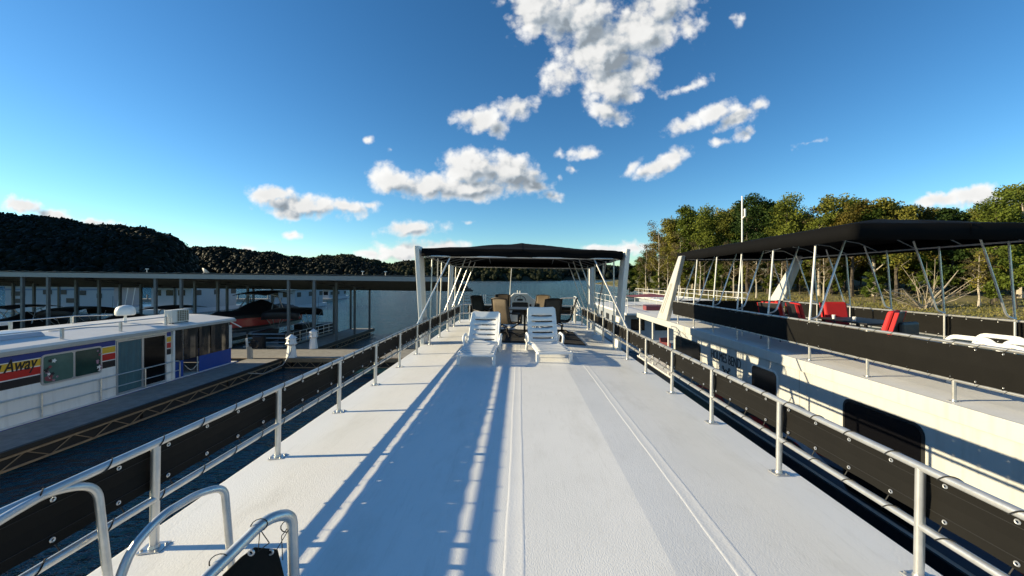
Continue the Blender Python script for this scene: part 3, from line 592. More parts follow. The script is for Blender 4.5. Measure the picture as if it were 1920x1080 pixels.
for s, PS in ((-1,PL),(1,PR)):
    for y in [y for y in PS if 9.0 < y < 13.9]:
        MB().tube([(s*2.3,y,RT),(s*2.27,y,2.16)], .019, 9).build('pole','aluminium',cf,True)
        if y > 10.2: MB().tube(bend([(s*2.3,y,RT+.03),(s*2.18,y+.05,RT+.09),(s*1.62,y+.1,2.24)],.25), .017, 8).build('brace','aluminium',cf,True)
    y = [y for y in PS if y < 9][-1]; MB().tube([(s*2.3,y,RT),(s*1.72,CY0+.08,2.2)], .019, 9).build('brace','aluminium',cf,True)
    y = [y for y in PS if y > 9.6][0]; MB().tube([(s*2.25,y+.6,RT),(s*2.2,CY0+.9,2.18)], .017, 8).build('brace','aluminium',cf,True)
    a, b = sorted((s*2.46, s*2.57))
    fin(hb, a, b, [(9.82,-.16),(10.25,-.16),(9.62,2.30),(9.50,2.43),(9.10,2.43)]); fin(hb, a, b, [(13.35,-.16),(13.8,-.16),(14.0,2.2),(13.6,2.25)])
# helm
hc = MB().prism([(-.56,0),(.56,0),(.56,.88),(.42,.98),(.26,1.13),(-.26,1.13),(-.42,.98),(-.56,.88)], 'y', 14.25, 14.75).build('helm_console','fibreglass',hb,bevel=.025)
sw = MB().tube([(-.02+.21*math.cos(t),14.06-.05*math.sin(t),.86+.2*math.sin(t)) for t in np.linspace(0,2*math.pi,25)[:-1]], .011, 6, True)
for a in (90,210,330): sw.tube([(-.02,14.1,.86),(-.02+.2*math.cos(R(a)),14.06,.86+.2*math.sin(R(a)))], .008, 5)
sw.lathe([(.035,0),(.035,.02)], (-.02,14.08,.85), 8).build('steering_wheel','frame_dark',hc,True)
MB().bx(-.13,.08,14.235,14.25,.86,.93).build('instrument_cluster','black',hc); MB().bx(-.4,.4,14.23,14.25,.62,.74).build('dash_recess','black',hc)
MB().tube([(-.42,14.5,.95),(-.36,14.45,2.06)], .014, 8).build('antenna','pipe_white',hc,True)
MB().tube([(-.12,14.6,1.13),(-.12,14.6,1.24)], .02, 8).tube([(-.03,14.6,1.13),(-.03,14.6,1.22)], .03, 8).build('horn','pipe_white',hc,True)
hs_ = MB().tube(bend([(-.33,13.72,.5),(-.33,13.78,.86),(.29,13.78,.86),(.29,13.72,.5)],.1), .025, 8); hs_ = hs_.build('helm_seat','plastic_white',hb,True)
MB().bx(-.30,.26,13.74,13.82,.5,.83).build('back_cushion','black',hs_,bevel=.03); MB().bx(-.32,.28,13.74,14.0,.38,.5).bx(-.1,.06,13.8,13.95,0,.38).build('seat_cushion','black',hs_,bevel=.03)
# stair handrails near the camera
def hoop(pts, r, lab):
    o = MB().tube(bend(pts, .085, 8), r, 16).build('stair_handrail','aluminium',hb,True); o['label'] = lab; return o
def cp(px, py, Y): v = at(px, py, Y); v = LIST.inverted() @ v; return tuple(v)
hoop([(-2.185,2.02,0),cp(182,907,2.02),cp(96,920,1.86),cp(0,975,1.63),cp(-160,1075,1.36),cp(-260,1300,1.22)], .0195, 'handrail bending out of frame at the lower left')
hoop([(-1.68,2.2,0),cp(421,912,2.2),cp(372,925,2.09),cp(300,968,1.86),cp(246,1030,1.74),cp(222,1090,1.68),cp(200,1240,1.62)], .0195, 'middle handrail arching over the bare white deck')
g = hoop([(-.955,1.6,0),cp(547,962,1.6),cp(500,972,1.52),cp(440,1032,1.42),cp(385,1085,1.33),cp(250,1230,1.12)], .021, 'handrail with a laced black cover nearest the camera')
cov = [cp(478,1026,1.475),cp(498,1028,1.51),cp(520,1030,1.55),cp(532,1078,1.58),cp(540,1200,1.6),cp(330,1290,1.25),cp(418,1078,1.395),cp(452,1045,1.44)]
MB().add(cov, [tuple(range(8))]).build('cover','screen_black',g,solid=.004)
cd = MB()
for a, b in ((cp(484,1034,1.48),cp(487,998,1.49)),(cp(484,1034,1.48),cp(505,1018,1.5)),(cp(505,1018,1.5),cp(487,992,1.49)),(cp(517,1034,1.54),cp(543,990,1.585)),(cp(530,1050,1.57),cp(528,1005,1.57)),(cp(418,1070,1.39),cp(405,1050,1.38)),(cp(528,1005,1.57),cp(543,985,1.59))): cd.tube([a,b], .002, 4)
for px, py, Y in ((486,985,1.49),(410,1052,1.375),(541,986,1.59)):
    c = Vector(cp(px,py,Y)); cd.tube([c+Vector((.025*math.cos(t),.012*math.cos(t),.025*math.sin(t))) for t in np.linspace(0,2*math.pi,14)[:-1]], .0022, 4, True)
cd.build('lacing','cord',g)
for px, py, Y in ((472,1034,1.462),(508,1033,1.53)):
    c = Vector(cp(px,py,Y))+Vector((.002,-.006,0)); MB().tube([c+Vector((.010*math.cos(t),0,.010*math.sin(t))) for t in np.linspace(0,2*math.pi,11)[:-1]], .004, 5, True).build('eyelet','silver',g,True)
MB().tube([(-.955,1.6,.33),(-.98,1.5,.33),(-1.12,1.15,.33)], .018, 10).build('lower_bar','aluminium',g,True)

# ------------------------------------------------------------------ furniture on the deck
def chaise(label, x, y, rz, backang, grp):
    t = thing('chaise_longue', label, 'lounge chair', (x,y,.040), rz, grp); ABOARD.append(t); W = .335; hz = .30
    # y=0 foot end (towards camera), backrest hinge at y=1.12
    def seatz(v): return .205+.022*math.sin(v/1.12*math.pi*.9)+.015*v
    side = MB()
    for s in (-1,1):
        side.tube([(s*W, v, seatz(v)) for v in np.linspace(0,1.16,10)], .026, 8); side.tube([(s*W,1.16,seatz(1.16)),(s*W,1.62,.21)], .024, 8)
    side.tube(bend([(-W,.03,seatz(0)),(-W,-.02,.20),(W,-.02,.20),(W,.03,seatz(0))],.05), .026, 8)
    side.build('side_frame','plastic_white',t,True)
    sl_m = MB().grid([[(u, v, -.018*(1-(u/W)**2)-.004*math.cos(v*60)) for v in (-.052,-.04,0,.04,.052)] for u in np.linspace(-W,W,9)]).mesh('seat_slat','plastic_white',True)
    for k in range(8):
        v = .10+k*.132; o = obj('seat_slat', sl_m, t, (0,v,seatz(v)+.012)); d = o.modifiers.new('s','SOLIDIFY'); d.thickness = .014
    for s in (-1,1):
        MB().prism([(s*W-.03,.0),(s*W+.03,.0),(s*W+.034,.20),(s*W-.034,.20)], 'y', .02, .085).build('leg','plastic_white',t,bevel=.012)
        MB().prism([(1.36,0),(1.44,0),(1.34,.25),(1.22,.25)], 'x', s*W-.028, s*W+.028).build('leg','plastic_white',t,bevel=.012)
        MB().tube(bend([(s*(W+.035),.86,seatz(.8)-.02),(s*(W+.05),.83,.41),(s*(W+.05),1.18,.44),(s*(W+.03),1.27,.22)],.09), .027, 9).build('armrest','plastic_white',t,True)
    # backrest panel with slots, hinge at (y=1.12, z=.3)
    L = .82; B = MB(); hw = W-.012; c, s_ = math.cos(backang), math.sin(backang)
    def bp(u, l): 
        curve = .03*math.sin(l/L*math.pi)-.05*max(0,(l/L-.8))*2; wf = 1-.06*max(0,(l/L-.88)/.12)**2
        return (u*wf, 1.12+l*c+curve*s_, .245+l*s_-curve*c*.6-.012*(1-(u/hw)**2))
    rows = [0,.07,.104,.20,.234,.33,.364,.46,.494,.595,.629,.70,.77,.80,.82]; colsu = [-hw,-hw*.98,-.24,-.12,0,.12,.24,hw*.98,hw]
    skip = {(i,j) for i in (1,3,5,7,9) for j in range(2,6)}
    Bm = B.grid([[bp(u*(1 if l < .79 else (.97 if l < .81 else .90)), l) for u in colsu] for l in rows], skip).build('backrest','plastic_white',t,True)
    d = Bm.modifiers.new('s','SOLIDIFY'); d.thickness = .012; d.offset = -1
    for s in (-1,1): MB().tube([bp(s*hw,0.01),bp(s*hw,.3),bp(s*hw,.6),bp(s*hw*.98,.78)],.020,7).build('back_edge','plastic_white',t,True)
    MB().tube([(-W+.04,1.12+.45*c,.245+.45*s_-.03),(-W+.04,1.55,.21)],.014,6).tube([(W-.04,1.12+.45*c,.245+.45*s_-.03),(W-.04,1.55,.21)],.014,6).tube([(-W,1.55,.21),(W,1.55,.21)],.016,6).build('back_strut','plastic_white',t,True)
    return t
chaise('white plastic chaise longue left of the deck seam with its back half in shade', -.85, 7.18, R(-1.5), R(50), 'white chaise longues'); chaise('white plastic chaise longue right of the deck seam with its back raised higher', .66, 7.50, R(8), R(66), 'white chaise longues')
rug = MB().grid([[(x, y, .012+dz(x)) for x in (-.95,-.85,0,.85,1.25,1.66)] for y in (9.75,11,12.2)]).build('rug','rug',None,solid=.012); tag(rug,'black rectangular rug under the patio table','rug'); ABOARD.append(rug)
tb_ = thing('patio_table','dark rectangular patio table ringed by brown sling chairs','table',(.12,11.55,.065)); ABOARD.append(tb_)
MB().bx(-.85,.85,-.5,.5,.70,.73).build('table_top','frame_dark',tb_,bevel=.01)
for x in (-.76,.76):
    for y in (-.42,.42): MB().beam((x,y,0),(x,y,.70),.06).build('leg','frame_dark',tb_,bevel=.008)
MB().tube([(0,0,.0),(0,0,.7)],.03,8).build('centre_post','frame_dark',tb_,True)
def sling_chair(label, x, y, rz, sling='sling', first=True, h=1.08):
    t = thing('sling_chair', label, 'chair', (x,y,.062), rz, 'brown sling swivel chairs'); ABOARD.append(t)   # faces +y
    for s in (-1,1):
        MB().tube(bend([(s*.25,.30,.40),(s*.27,-.22,.37),(s*.25,-.42,h-.02)],.16), .017, 8).build('side_rail','frame_dark',t,True)
        MB().tube(bend([(s*.25,-.30,.68),(s*.31,-.05,.66),(s*.31,.24,.63),(s*.27,.22,.36),(s*.2,-.05,.26),(0,0,.25)],.1), .016, 8).build('armrest','frame_dark',t,True)
    MB().tube([(-.25,-.42,h-.02),(-.1,-.45,h+.005),(.1,-.45,h+.005),(.25,-.42,h-.02)], .018, 8).build('top_bar','frame_dark',t,True)
    prof = [(.30,.40),(.05,.375),(-.17,.375),(-.24,.44),(-.30,.62),(-.36,.85),(-.42,h)]
    MB().grid([[(u, y_-.012*(1-(u/.25)**2), z_-.01*(1-(u/.25)**2)) for u in np.linspace(-.245,.245,7)] for y_, z_ in prof]).build('sling_seat',sling,t,True,solid=.006)
    MB().tube([(0,0,.04),(0,0,.27)],.028,10).build('swivel_column','frame_dark',t,True)
    for k in range(4):
        a = R(45+90*k); MB().tube([(0,0,.12),(.17*math.cos(a),.17*math.sin(a),.10),(.31*math.cos(a),.31*math.sin(a),.012)], [.02,.018,.014], 7).build('base_arm','frame_dark',t,True)
    return t
sling_chair('dark sling chair at the left end of the patio table', -1.0, 11.3, R(-125), 'sling_shaded')
sling_chair('tan sunlit sling chair between the two white loungers', -.38, 10.75, R(-32))
sling_chair('dark backed sling chair beyond the tan one at the far side of the table', -.66, 12.35, R(172), 'sling_shaded')
sling_chair('half sunlit brown sling chair at the far side of the table right of the helm', .52, 12.35, R(148))
sling_chair('dark brown sling chair behind the raised back of the right lounger', .76, 10.9, R(18), 'sling_shaded')
sling_chair('sling chair seen side-on at the right end of the patio table', 1.22, 11.35, R(82))

# ------------------------------------------------------------------ neighbouring houseboat on the right
nb = thing('houseboat','cream houseboat with black canopy and anchor emblem moored on the right','houseboat')
NX, NX2, NZ = 6.2, 11.0, -.15
MB().prism([(NX,NZ),(NX+.5,NZ+.02),(NX2-.5,NZ+.02),(NX2,NZ),(NX2,-.37),(NX,-.37)],'y',-2.5,20.1).build('roof_deck','roof_grey',nb)
MB().bx(NX-.05,NX-.003,-2.5,20.14,-.385,NZ+.012).bx(NX-.05,NX2+.05,20.1,20.15,-.385,NZ+.012).build('fascia','cream',nb,bevel=.012)
MB().bx(NX+.003,NX+.08,-2.3,15.45,-2.4,-.388).build('side_wall','cream',nb)
MB().bx(NX+.08,NX2-.08,15.35,15.43,-2.4,-.388).bx(NX2-.08,NX2-.0,-2.3,15.45,-2.4,-.388).build('end_wall','cream',nb)
MB().bx(NX+.02,NX2-.02,-2.5,20.3,-2.46,-2.402).build('main_deck','roof_grey',nb)
MB().bx(NX-.02,NX+.35,-2.5,20.2,-3.1,-2.463).build('hull','hull_dark',nb); MB().bx(NX2-.35,NX2+.02,-2.5,20.2,-3.1,-2.463).build('hull','hull_dark',nb)
for y in (1.2,3.64,8.5,11.0,12.9): MB().bx(NX-.001,NX+.004,y,y+.012,-2.39,-.39).build('panel_seam','trim_grey',nb)
MB().bx(NX-.022,NX+.003,-2.3,15.46,-1.70,-1.655).build('rub_strip','silver',nb,bevel=.006)
def rrect(y0,y1,z0,z1,r,n=5):
    p = []
    for cy,cz,a in ((y1-r,z1-r,0),(y0+r,z1-r,90),(y0+r,z0+r,180),(y1-r,z0+r,270)): p += [(cy+r*math.cos(R(a+90*i/n)), cz+r*math.sin(R(a+90*i/n))) for i in range(n+1)]
    return p
for y0,y1,z0,z1,lab in ((5.92,7.3,-2.32,-.66,'wide black window nearest the camera'),(9.25,10.22,-1.62,-.64,'small black window with white frame'),(13.2,15.2,-1.7,-.64,'large black window below the roof edge near the bow'),(3.0,4.4,-1.62,-.66,None)):
    wf = MB().prism(rrect(y0-.05,y1+.05,z0-.05,z1+.05,.17),'x',NX-.012,NX+.02).build('window','pipe_white' if y0 > 9 and y0 < 10 else 'black',nb)
    if lab: wf['label'] = lab
    MB().prism(rrect(y0,y1,z0,z1,.13),'x',NX-.02,NX-.0125).build('pane','glass_dark',wf)
text('HOLMES BEND', .40, 'lettering', 'stripe_black', nb, (NX-.004, 12.42, -.90), (0,-1,0), (0,0,1), width=1.66, extrude=.004, bold=.0)
an_ = MB()
for s in (-1,1):
    o = Vector((NX-.006, 11.52, -1.27)); d_ = Vector((0, -s*.62, .78)); sd_ = Vector((0, .78, s*.62)); t0 = o-d_*.24; t1 = o+d_*.24
    an_.beam(t0, t1, .012, .032); an_.tube([t1+d_*.04+(d_*math.cos(a)+sd_*math.sin(a))*.042 for a in np.linspace(0,2*math.pi,13)[:-1]], .011, 5, True)
    an_.beam(t1-d_*.09-sd_*.09, t1-d_*.09+sd_*.09, .012, .026); an_.tube([t0+d_*.15+(d_*math.cos(a)+sd_*math.sin(a))*.16 for a in np.linspace(math.pi-1.1, math.pi+1.1, 12)], [.008]+[.016]*10+[.006], 5)
an_.build('crossed_anchor_emblem','stripe_black',nb)
# painted swooshes low on the side
def swoosh(pts, wd, m, off):
    pts = [Vector((0,*p)) for p in bend([(y,z,0) for y,z in pts],.5,8) for p in [(p[0],p[1])]]; L_=[]; n=len(pts)
    for i,p in enumerate(pts):
        d_ = (pts[min(i+1,n-1)]-pts[max(i-1,0)]).normalized(); nn = Vector((0,-d_.z,d_.y)); w_ = wd*math.sin(math.pi*(.08+.92*i/(n-1)))+.01; L_.append([(NX-off,*(p+nn*w_)[1:]),(NX-off,*(p-nn*w_)[1:])])
    MB().grid(L_).build('painted_swoosh',m,nb,solid=.002)
MB().bx(NX-.002,NX+.002,-2.2,15.3,-2.39,-1.64).build('shade_band','band_shade_blue',nb)  # deep shade between the boats, put in as a dark band
swoosh([(14,-1.75),(12,-1.45),(10.5,-1.9),(8.6,-2.1)],.10,'stripe_black',.005); swoosh([(12.6,-2.2),(11,-1.75),(9.6,-2.15),(7.6,-1.95)],.09,'stripe_red',.008); swoosh([(11.2,-2.3),(9.9,-1.8),(8.6,-2.2),(6.9,-2.0)],.11,'stripe_black',.011); swoosh([(9.6,-2.25),(8.6,-1.85),(7.8,-2.2),(6.6,-2.05)],.10,'hull_grey',.014); swoosh([(8.5,-1.7),(7.4,-1.78),(6.2,-2.1),(5.2,-2.2)],.07,'stripe_black',.017); swoosh([(6.0,-1.75),(5.2,-1.85),(4.2,-2.1)],.03,'stripe_red',.02); swoosh([(13.4,-2.1),(12.2,-1.85),(11.2,-2.25)],.08,'stripe_red',.023)
NR = [15.39-1.397*k for k in range(0, 12)]
r1 = railing(nb,'railing',NX+.15,NR,-1.6,15.8,NZ,.717,.165,.19,.69,-1,r=.026,step=.31,g0=.1,nsolo=12,ind=8,label='near side railing with tall black screen')
r2 = railing(nb,'railing',NX2-.15,NR,-1.6,15.8,NZ,.717,.165,.19,.69,1,r=.026,step=.31,g0=.1,nsolo=0,ind=0,label='far side railing with tall black screen')
MB().tube([(NX+.15,15.8,.717),(NX2-.15,15.8,.717)],.026,10).grid([[(x,15.82,z) for z in (.19,.69)] for x in np.linspace(NX+.18,NX2-.18,12)]).build('bow_screen','screen_black',nb)
nc, nzf = canopy(nb, 6.4, 10.9, 7.35, 15.6, 2.70, 2.66, 3.08, 1.9, .31); nc['label'] = 'large black canopy sheltering the red chairs'
nf = MB().tube(bend([(6.47,8.0,2.52),(6.47,7.40,2.49),(10.84,7.40,2.46),(10.84,8.0,2.46)],.35),.027,10)
for x in (6.47,10.84): nf.tube([(x,8,2.52 if x < 7 else 2.46),(x,15.55,2.50 if x < 7 else 2.44)],.022,8)
nf.tube([(6.42,15.55,2.42),(10.88,15.55,2.42)],.022,8); nf = nf.build('canopy_frame','pipe_white',nb,True)
for y in np.linspace(8.3,15.0,7): MB().tube([(x,y,(nzf(x,y)-.06 if 6.6 < x < 10.7 else 2.46)) for x in np.linspace(6.42,10.88,9)],.015,7).build('bow','aluminium',nf,True)
for x in (7.5,8.65,9.8): MB().tube([(x,y,nzf(x,y)-.055) for y in np.linspace(7.5,15.4,8)],.014,7).build('purlin','aluminium',nf,True)
for s,X in ((1,NX+.15),(-1,NX2-.15)):
    for y in [y for y in NR if y > 7.5]:
        MB().tube([(X,y,.717),(X+s*.14,y,2.47)],.022,9).build('pole','pipe_white' if s>0 else 'aluminium',nf,True)
        MB().tube(bend([(X,y-.01,.76),(X+s*.2,y-.01,.82),(X+s*.80,y-.01,2.60)],.25),.021,8).build('brace','aluminium',nf,True)
for a,b in ((6.22,6.40),(10.8,10.98)): fin(nb,a,b,[(16.3,NZ),(17.4,NZ),(15.05,2.52),(14.75,2.52)],'cream',.03)
for k in range(2): MB().beam((6.213,16.9-.22*k,.15),(6.213,15.75-.12*k,1.45),.008,.035).build('fin_groove','trim_grey',nb)
ms = MB().tube([(6.9,11.9,NZ),(6.9,11.9,4.2)],.022,8).tube([(6.9,11.9,3.5),(6.9,11.75,3.55),(6.9,11.75,3.78)],.03,8); ms.build('mast','pipe_white',nb,True)
for y in (16.1,18.0,19.9): MB().tube([(NX+.05,y,-2.4),(NX+.05,y,-.38)],.04,10).build('porch_post','pipe_white',nb,True)
MB().tube([(NX+.05,16.1,-1.5),(NX+.05,19.9,-1.5)],.02,8).tube([(NX+.05,16.1,-1.95),(NX+.05,19.9,-1.95)],.02,8).build('porch_rail','pipe_white',nb,True)
MB().tube([(6.16,4.55,-1.6),(6.14,4.5,-1.8),(6.15,4.62,-2.0),(6.1,4.4,-2.6)],.02,7).tube([(6.13+.05*math.cos(t),4.55,-1.62+.06*math.sin(t)) for t in np.linspace(0,6.28,10)[:-1]],.018,6,True).build('mooring_rope','rope_blue',nb,True)
# red cushioned chairs
def red_chair(label, x, y, z, rz, h=1.08):
    t = thing('cushioned_chair', label, 'chair', (x,y,z), rz, 'red cushioned chairs')
    for s in (-1,1): MB().tube(bend([(s*.29,.28,0),(s*.29,.26,.60),(s*.29,-.25,.64),(s*.29,-.30,0)],.08),.018,8).build('arm_frame','frame_dark',t,True)
    MB().prism([(-.26,.36),(-.20,.36),(-.36,h),(-.42,h)],'x',-.30,.30).build('back_panel','black',t,bevel=.015)
    MB().prism([(-.19,.44),(-.07,.44),(-.24,h+.02),(-.355,h+.03)],'x',-.29,.29).build('back_cushion','red_cushion',t,bevel=.045)
    for s in (-1,1): MB().prism([(-.275,.45),(-.20,.45),(-.36,h),(-.43,h)],'x',*sorted((s*.302,s*.325))).build('cushion_edge','red_cushion',t,bevel=.01)
    MB().bx(-.28,.28,-.2,.3,.36,.48).build('seat_cushion','red_cushion',t,bevel=.04); return t
red_chair('red cushioned chair with tie strings, leftmost on the neighbouring upper deck', 7.50,11.15,NZ+.02,R(-70)); red_chair('red cushioned chair tucked against the table beside the leftmost red chair', 7.95,10.6,NZ+.02,R(-105)); red_chair('red cushioned chair facing the camera beyond the black table', 9.0,10.75,NZ+.02,R(170)); red_chair('red and black cushioned chair nearest the camera, its back turned, on the neighbouring deck', 7.75,8.35,NZ+.02,R(35)); red_chair('red cushioned chair half hidden behind the leaning canopy pole', 8.15,11.6,NZ+.02,R(-130))
t = thing('patio_table','black oblong table between the red chairs','table',(8.55,9.6,NZ+.02)); MB().bx(-.55,.55,-.75,.75,.70,.74).build('table_top','black',t,bevel=.01)
for x in (-.45,.45):
    for y in (-.62,.62): MB().beam((x,y,0),(x,y,.7),.05).build('leg','frame_dark',t)
for x,y,l in ((8.1,9.9,'white cup on the black table nearer the bow'),(8.2,9.4,'white cup on the black table nearer the camera')): tag(MB().lathe([(.03,0),(.04,.1),(.036,.1),(.03,.02)],(x,y,NZ+.76),12).build('cup','plastic_white'),l,'cup')
t = thing('storage_bench','low bench with a thick black back cushion on the neighbouring deck','bench',(8.3,7.85,NZ+.02),R(20)); MB().bx(-.4,.4,-.25,.25,.42,.52).build('seat','house_blue',t,bevel=.02); MB().box((0,.27,.70),(.62,.11,.32)).build('back_cushion','black',t,bevel=.05)
for x in (-.35,.35): MB().bx(x-.03,x+.03,-.2,.34,0,.42).build('leg','pipe_white',t)
for x,y,l in ((8.2,6.75,'white plastic lounger lying flat, left one of the two'),(7.75,6.0,'white plastic lounger lying flat, right one of the two near the photo edge')):
    t = thing('flat_lounger', l, 'lounge chair', (x,y,NZ+.02), R(12), 'flat white loungers'); t.scale = (1.1,1.1,1.42)
    MB().bx(-.3,.3,-.7,.7,.28,.32).build('seat','plastic_white',t,bevel=.015)
    for s in (-1,1):
        MB().tube(bend([(s*.34,-.38,.28),(s*.34,-.26,.52),(s*.34,.26,.52),(s*.34,.38,.28)],.1),.028,8).build('armrest','plastic_white',t,True)
        for yy in (-.55,.55): MB().bx(s*.28-.03,s*.28+.03,yy-.03,yy+.03,0,.28).build('leg','plastic_white',t)
def porch_chair(label,x,y,rz,m):
    t = thing('porch_chair',label,'chair',(x,y,-2.4),rz,'porch chairs'); MB().bx(-.27,.27,-.25,.27,.36,.45).build('seat',m,t,bevel=.02); MB().prism([(-.27,.45),(-.2,.45),(-.3,.98),(-.37,.98)],'x',-.27,.27).build('backrest',m,t,bevel=.02)
    for s in (-1,1): MB().tube(bend([(s*.3,.25,0),(s*.3,.25,.62),(s*.3,-.28,.64),(s*.3,-.28,0)],.06),.02,8).build('arm_frame','frame_dark',t,True)
porch_chair('faded red chair on the bow porch nearest the cabin',7.2,16.4,R(-60),'red_cushion'); porch_chair('brown-red chair on the bow porch by the outer post',7.2,18.7,R(-40),'maroon'); porch_chair('brown-red chair at the far tip of the bow porch',7.6,19.6,R(200),'maroon')

# ------------------------------------------------------------------ boats beyond the bow
def far_houseboat(label, x0, x1, y0, y1, zr, wall='house_white', nwin=5, rail=True, two=False, group='distant houseboats'):
    t = thing('houseboat', label, 'houseboat', ((x0+x1)/2,(y0+y1)/2,WZ), 0, group); ox, oy, oz = t.location
    def b(n_, m_, *a, **k): return MB().bx(a[0]-ox,a[1]-ox,a[2]-oy,a[3]-oy,a[4]-oz,a[5]-oz).build(n_,m_,t,**k)
    b('hull','hull_grey',x0-.1,x1+.1,y0-.1,y1+.1,WZ-.1,WZ+.5); b('wall',wall,x0+.1,x1-.1,y0+1,y1-1,WZ+.5,zr-.15); b('roof','roof_white',x0-.15,x1+.15,y0-.2,y1+.2,zr-.15,zr,bevel=.03)
    for side,xx in ((-1,x0+.1),(1,x1-.1)):
        for i in range(nwin):
            yy = y0+1.6+(y1-y0-3.6)*i/max(nwin-1,1); wi = b('window','black',*sorted((xx,xx+side*.03)),yy-.1,yy+.9,zr-1.25,zr-.55); 
    for i in range(max(2,int((x1-x0)/1.6))): xx = x0+.5+i*1.6; b('window','glass_dark',xx,xx+.9,y0+.96,y0+1.003,zr-1.25,zr-.5)
    if rail:
        rr = MB()
        for z in (.45,.9): rr.tube([(x0-ox,y0-oy,zr+z-oz),(x1-ox,y0-oy,zr+z-oz),(x1-ox,y1-oy,zr+z-oz),(x0-ox,y1-oy,zr+z-oz)],.022,6,True)
        for yy in np.arange(y0,y1+.01,1.6):
            for xx in (x0,x1): rr.tube([(xx-ox,yy-oy,zr-oz),(xx-ox,yy-oy,zr+.9-oz)],.02,6)
        rr.build('railing','pipe_white',t,True)
    return t
far_houseboat('white-roofed houseboat moored just beyond the bow porch on the right', 6.9,11.6,24.5,36,-.55)
far_houseboat('houseboat with white pipe railing seen behind the neighbouring canopy frame', 13.6,18.4,31,45,-.42)
t = thing('sunshade','maroon fabric sunshade above the boat beyond the bow porch','canopy',(10.4,30.5,-.55)); MB().grid([[(x,y,.78+.22*(1-max(abs(x)/1.7,abs(y)/1.3))) for x in np.linspace(-1.7,1.7,9)] for y in np.linspace(-1.3,1.3,7)]).build('fabric','maroon',t,solid=.01)
for x in (-1.6,1.6):
    for y in (-1.2,1.2): MB().tube([(x,y,0),(x,y,.8)],.02,6).build('pole','pipe_white',t,True)
tag(MB().box((9.3,26.6,-.36),(1.3,.7,.36)).build('storage_box','maroon',bevel=.04),'low maroon box on the roof beyond the bow porch','box')
dk = thing('floating_dock','long floating dock passing ahead of the two large houseboats','dock')
pmesh = MB().bx(0,1.205,19.75,22.2,DZ-.09,DZ).mesh("deck_panel","dock_panel")
for i in range(29):
    x = -30+i*1.22
    obj("deck_panel", pmesh, dk, (x,0,0))
def truss(parent, p, q, out, h=.30, step=.62):          # lattice girder under a dock edge from p to q (top chord line)
    p = Vector(p); q = Vector(q); L = (q-p).length; d = (q-p)/L; n = max(2, int(L/step)); dn = Vector((0,0,-h)); t = MB()
    t.beam(p, q, .04, .05); t.beam(p+dn, q+dn, .04, .05)
    for i in range(n):
        a = p+d*(L*i/n); b = p+d*(L*(i+.5)/n); c = p+d*(L*(i+1)/n); t.beam(a, b+dn, .02); t.beam(b+dn, c, .02)
    t.build('edge_truss', 'dock_wood', parent)
MB().bx(-30,5.3,19.62,19.745,DZ-.14,DZ+.015).build('edge_board','dock_wood',dk); MB().bx(-30,5.3,22.205,22.33,DZ-.14,DZ+.015).build('edge_board','dock_wood',dk)
truss(dk, (-12.0,19.66,DZ-.17), (5.2,19.66,DZ-.17), -1)
for i in range(12): x = -29+i*2.9; MB().bx(x,x+2.75,19.72,22.1,WZ-.3,DZ-.105).build('float','float_black',dk)
# finger dock beside the striped boat
fd_ = thing('finger_dock','narrow finger dock with lattice edge alongside the striped houseboat','dock')
fm = MB().bx(-13.86,-12.22,0,1.21,DZ-.09,DZ-.0).mesh('deck_panel','dock_panel')
for i in range(15): obj('deck_panel', fm, fd_, (0, 1.3+i*1.22, 0))
MB().bx(-12.215,-12.10,1.3,19.6,DZ-.10,DZ+.012).build('edge_board','black',fd_); truss(fd_, (-12.14,1.3,DZ-.15), (-12.14,19.6,DZ-.15), 1, .30, 1.0)
for i in range(5): MB().bx(-13.7,-12.20,1.5+i*3.65,5.05+i*3.65,WZ-.3,DZ-.105).build('float','float_black',fd_)
# dock fingers, posts and roof of the covered slips
cs = thing('covered_slips','long metal-roofed shelter over boat slips behind the striped boat','boat shelter')
def rz_(x): return 1.77+(-3.75-x)*.0115
XA, XB = -46.0, -3.75
def roofz(x, t): return rz_(x)+(t*(-1.0))
xs_ = np.arange(XA, XB+.01, .3); rows = []
rf = MB().grid([[(x, 22.45+t*8.6, roofz(x,t)+(.03 if i % 3 == 0 else 0)) for i, x in enumerate(xs_)] for t in (0,.5,1)]).build('roof','roof_metal',cs,solid=.01)
MB().add([(XA,22.52,rz_(XA)-.05),(XB,22.52,rz_(XB)-.05),(XB,22.52,rz_(XB)-.32),(XA,22.52,rz_(XA)-.32),(XA,22.6,rz_(XA)-.05),(XB,22.6,rz_(XB)-.05),(XB,22.6,rz_(XB)-.32),(XA,22.6,rz_(XA)-.32)],[(0,1,2,3),(7,6,5,4),(0,4,5,1),(1,5,6,2),(2,6,7,3),(3,7,4,0)]).build('fascia','fascia_metal',cs)
pu = MB()
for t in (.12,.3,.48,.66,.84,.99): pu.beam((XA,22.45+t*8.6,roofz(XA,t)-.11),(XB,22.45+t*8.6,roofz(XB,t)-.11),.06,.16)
pu.build('purlins','under_roof',cs)
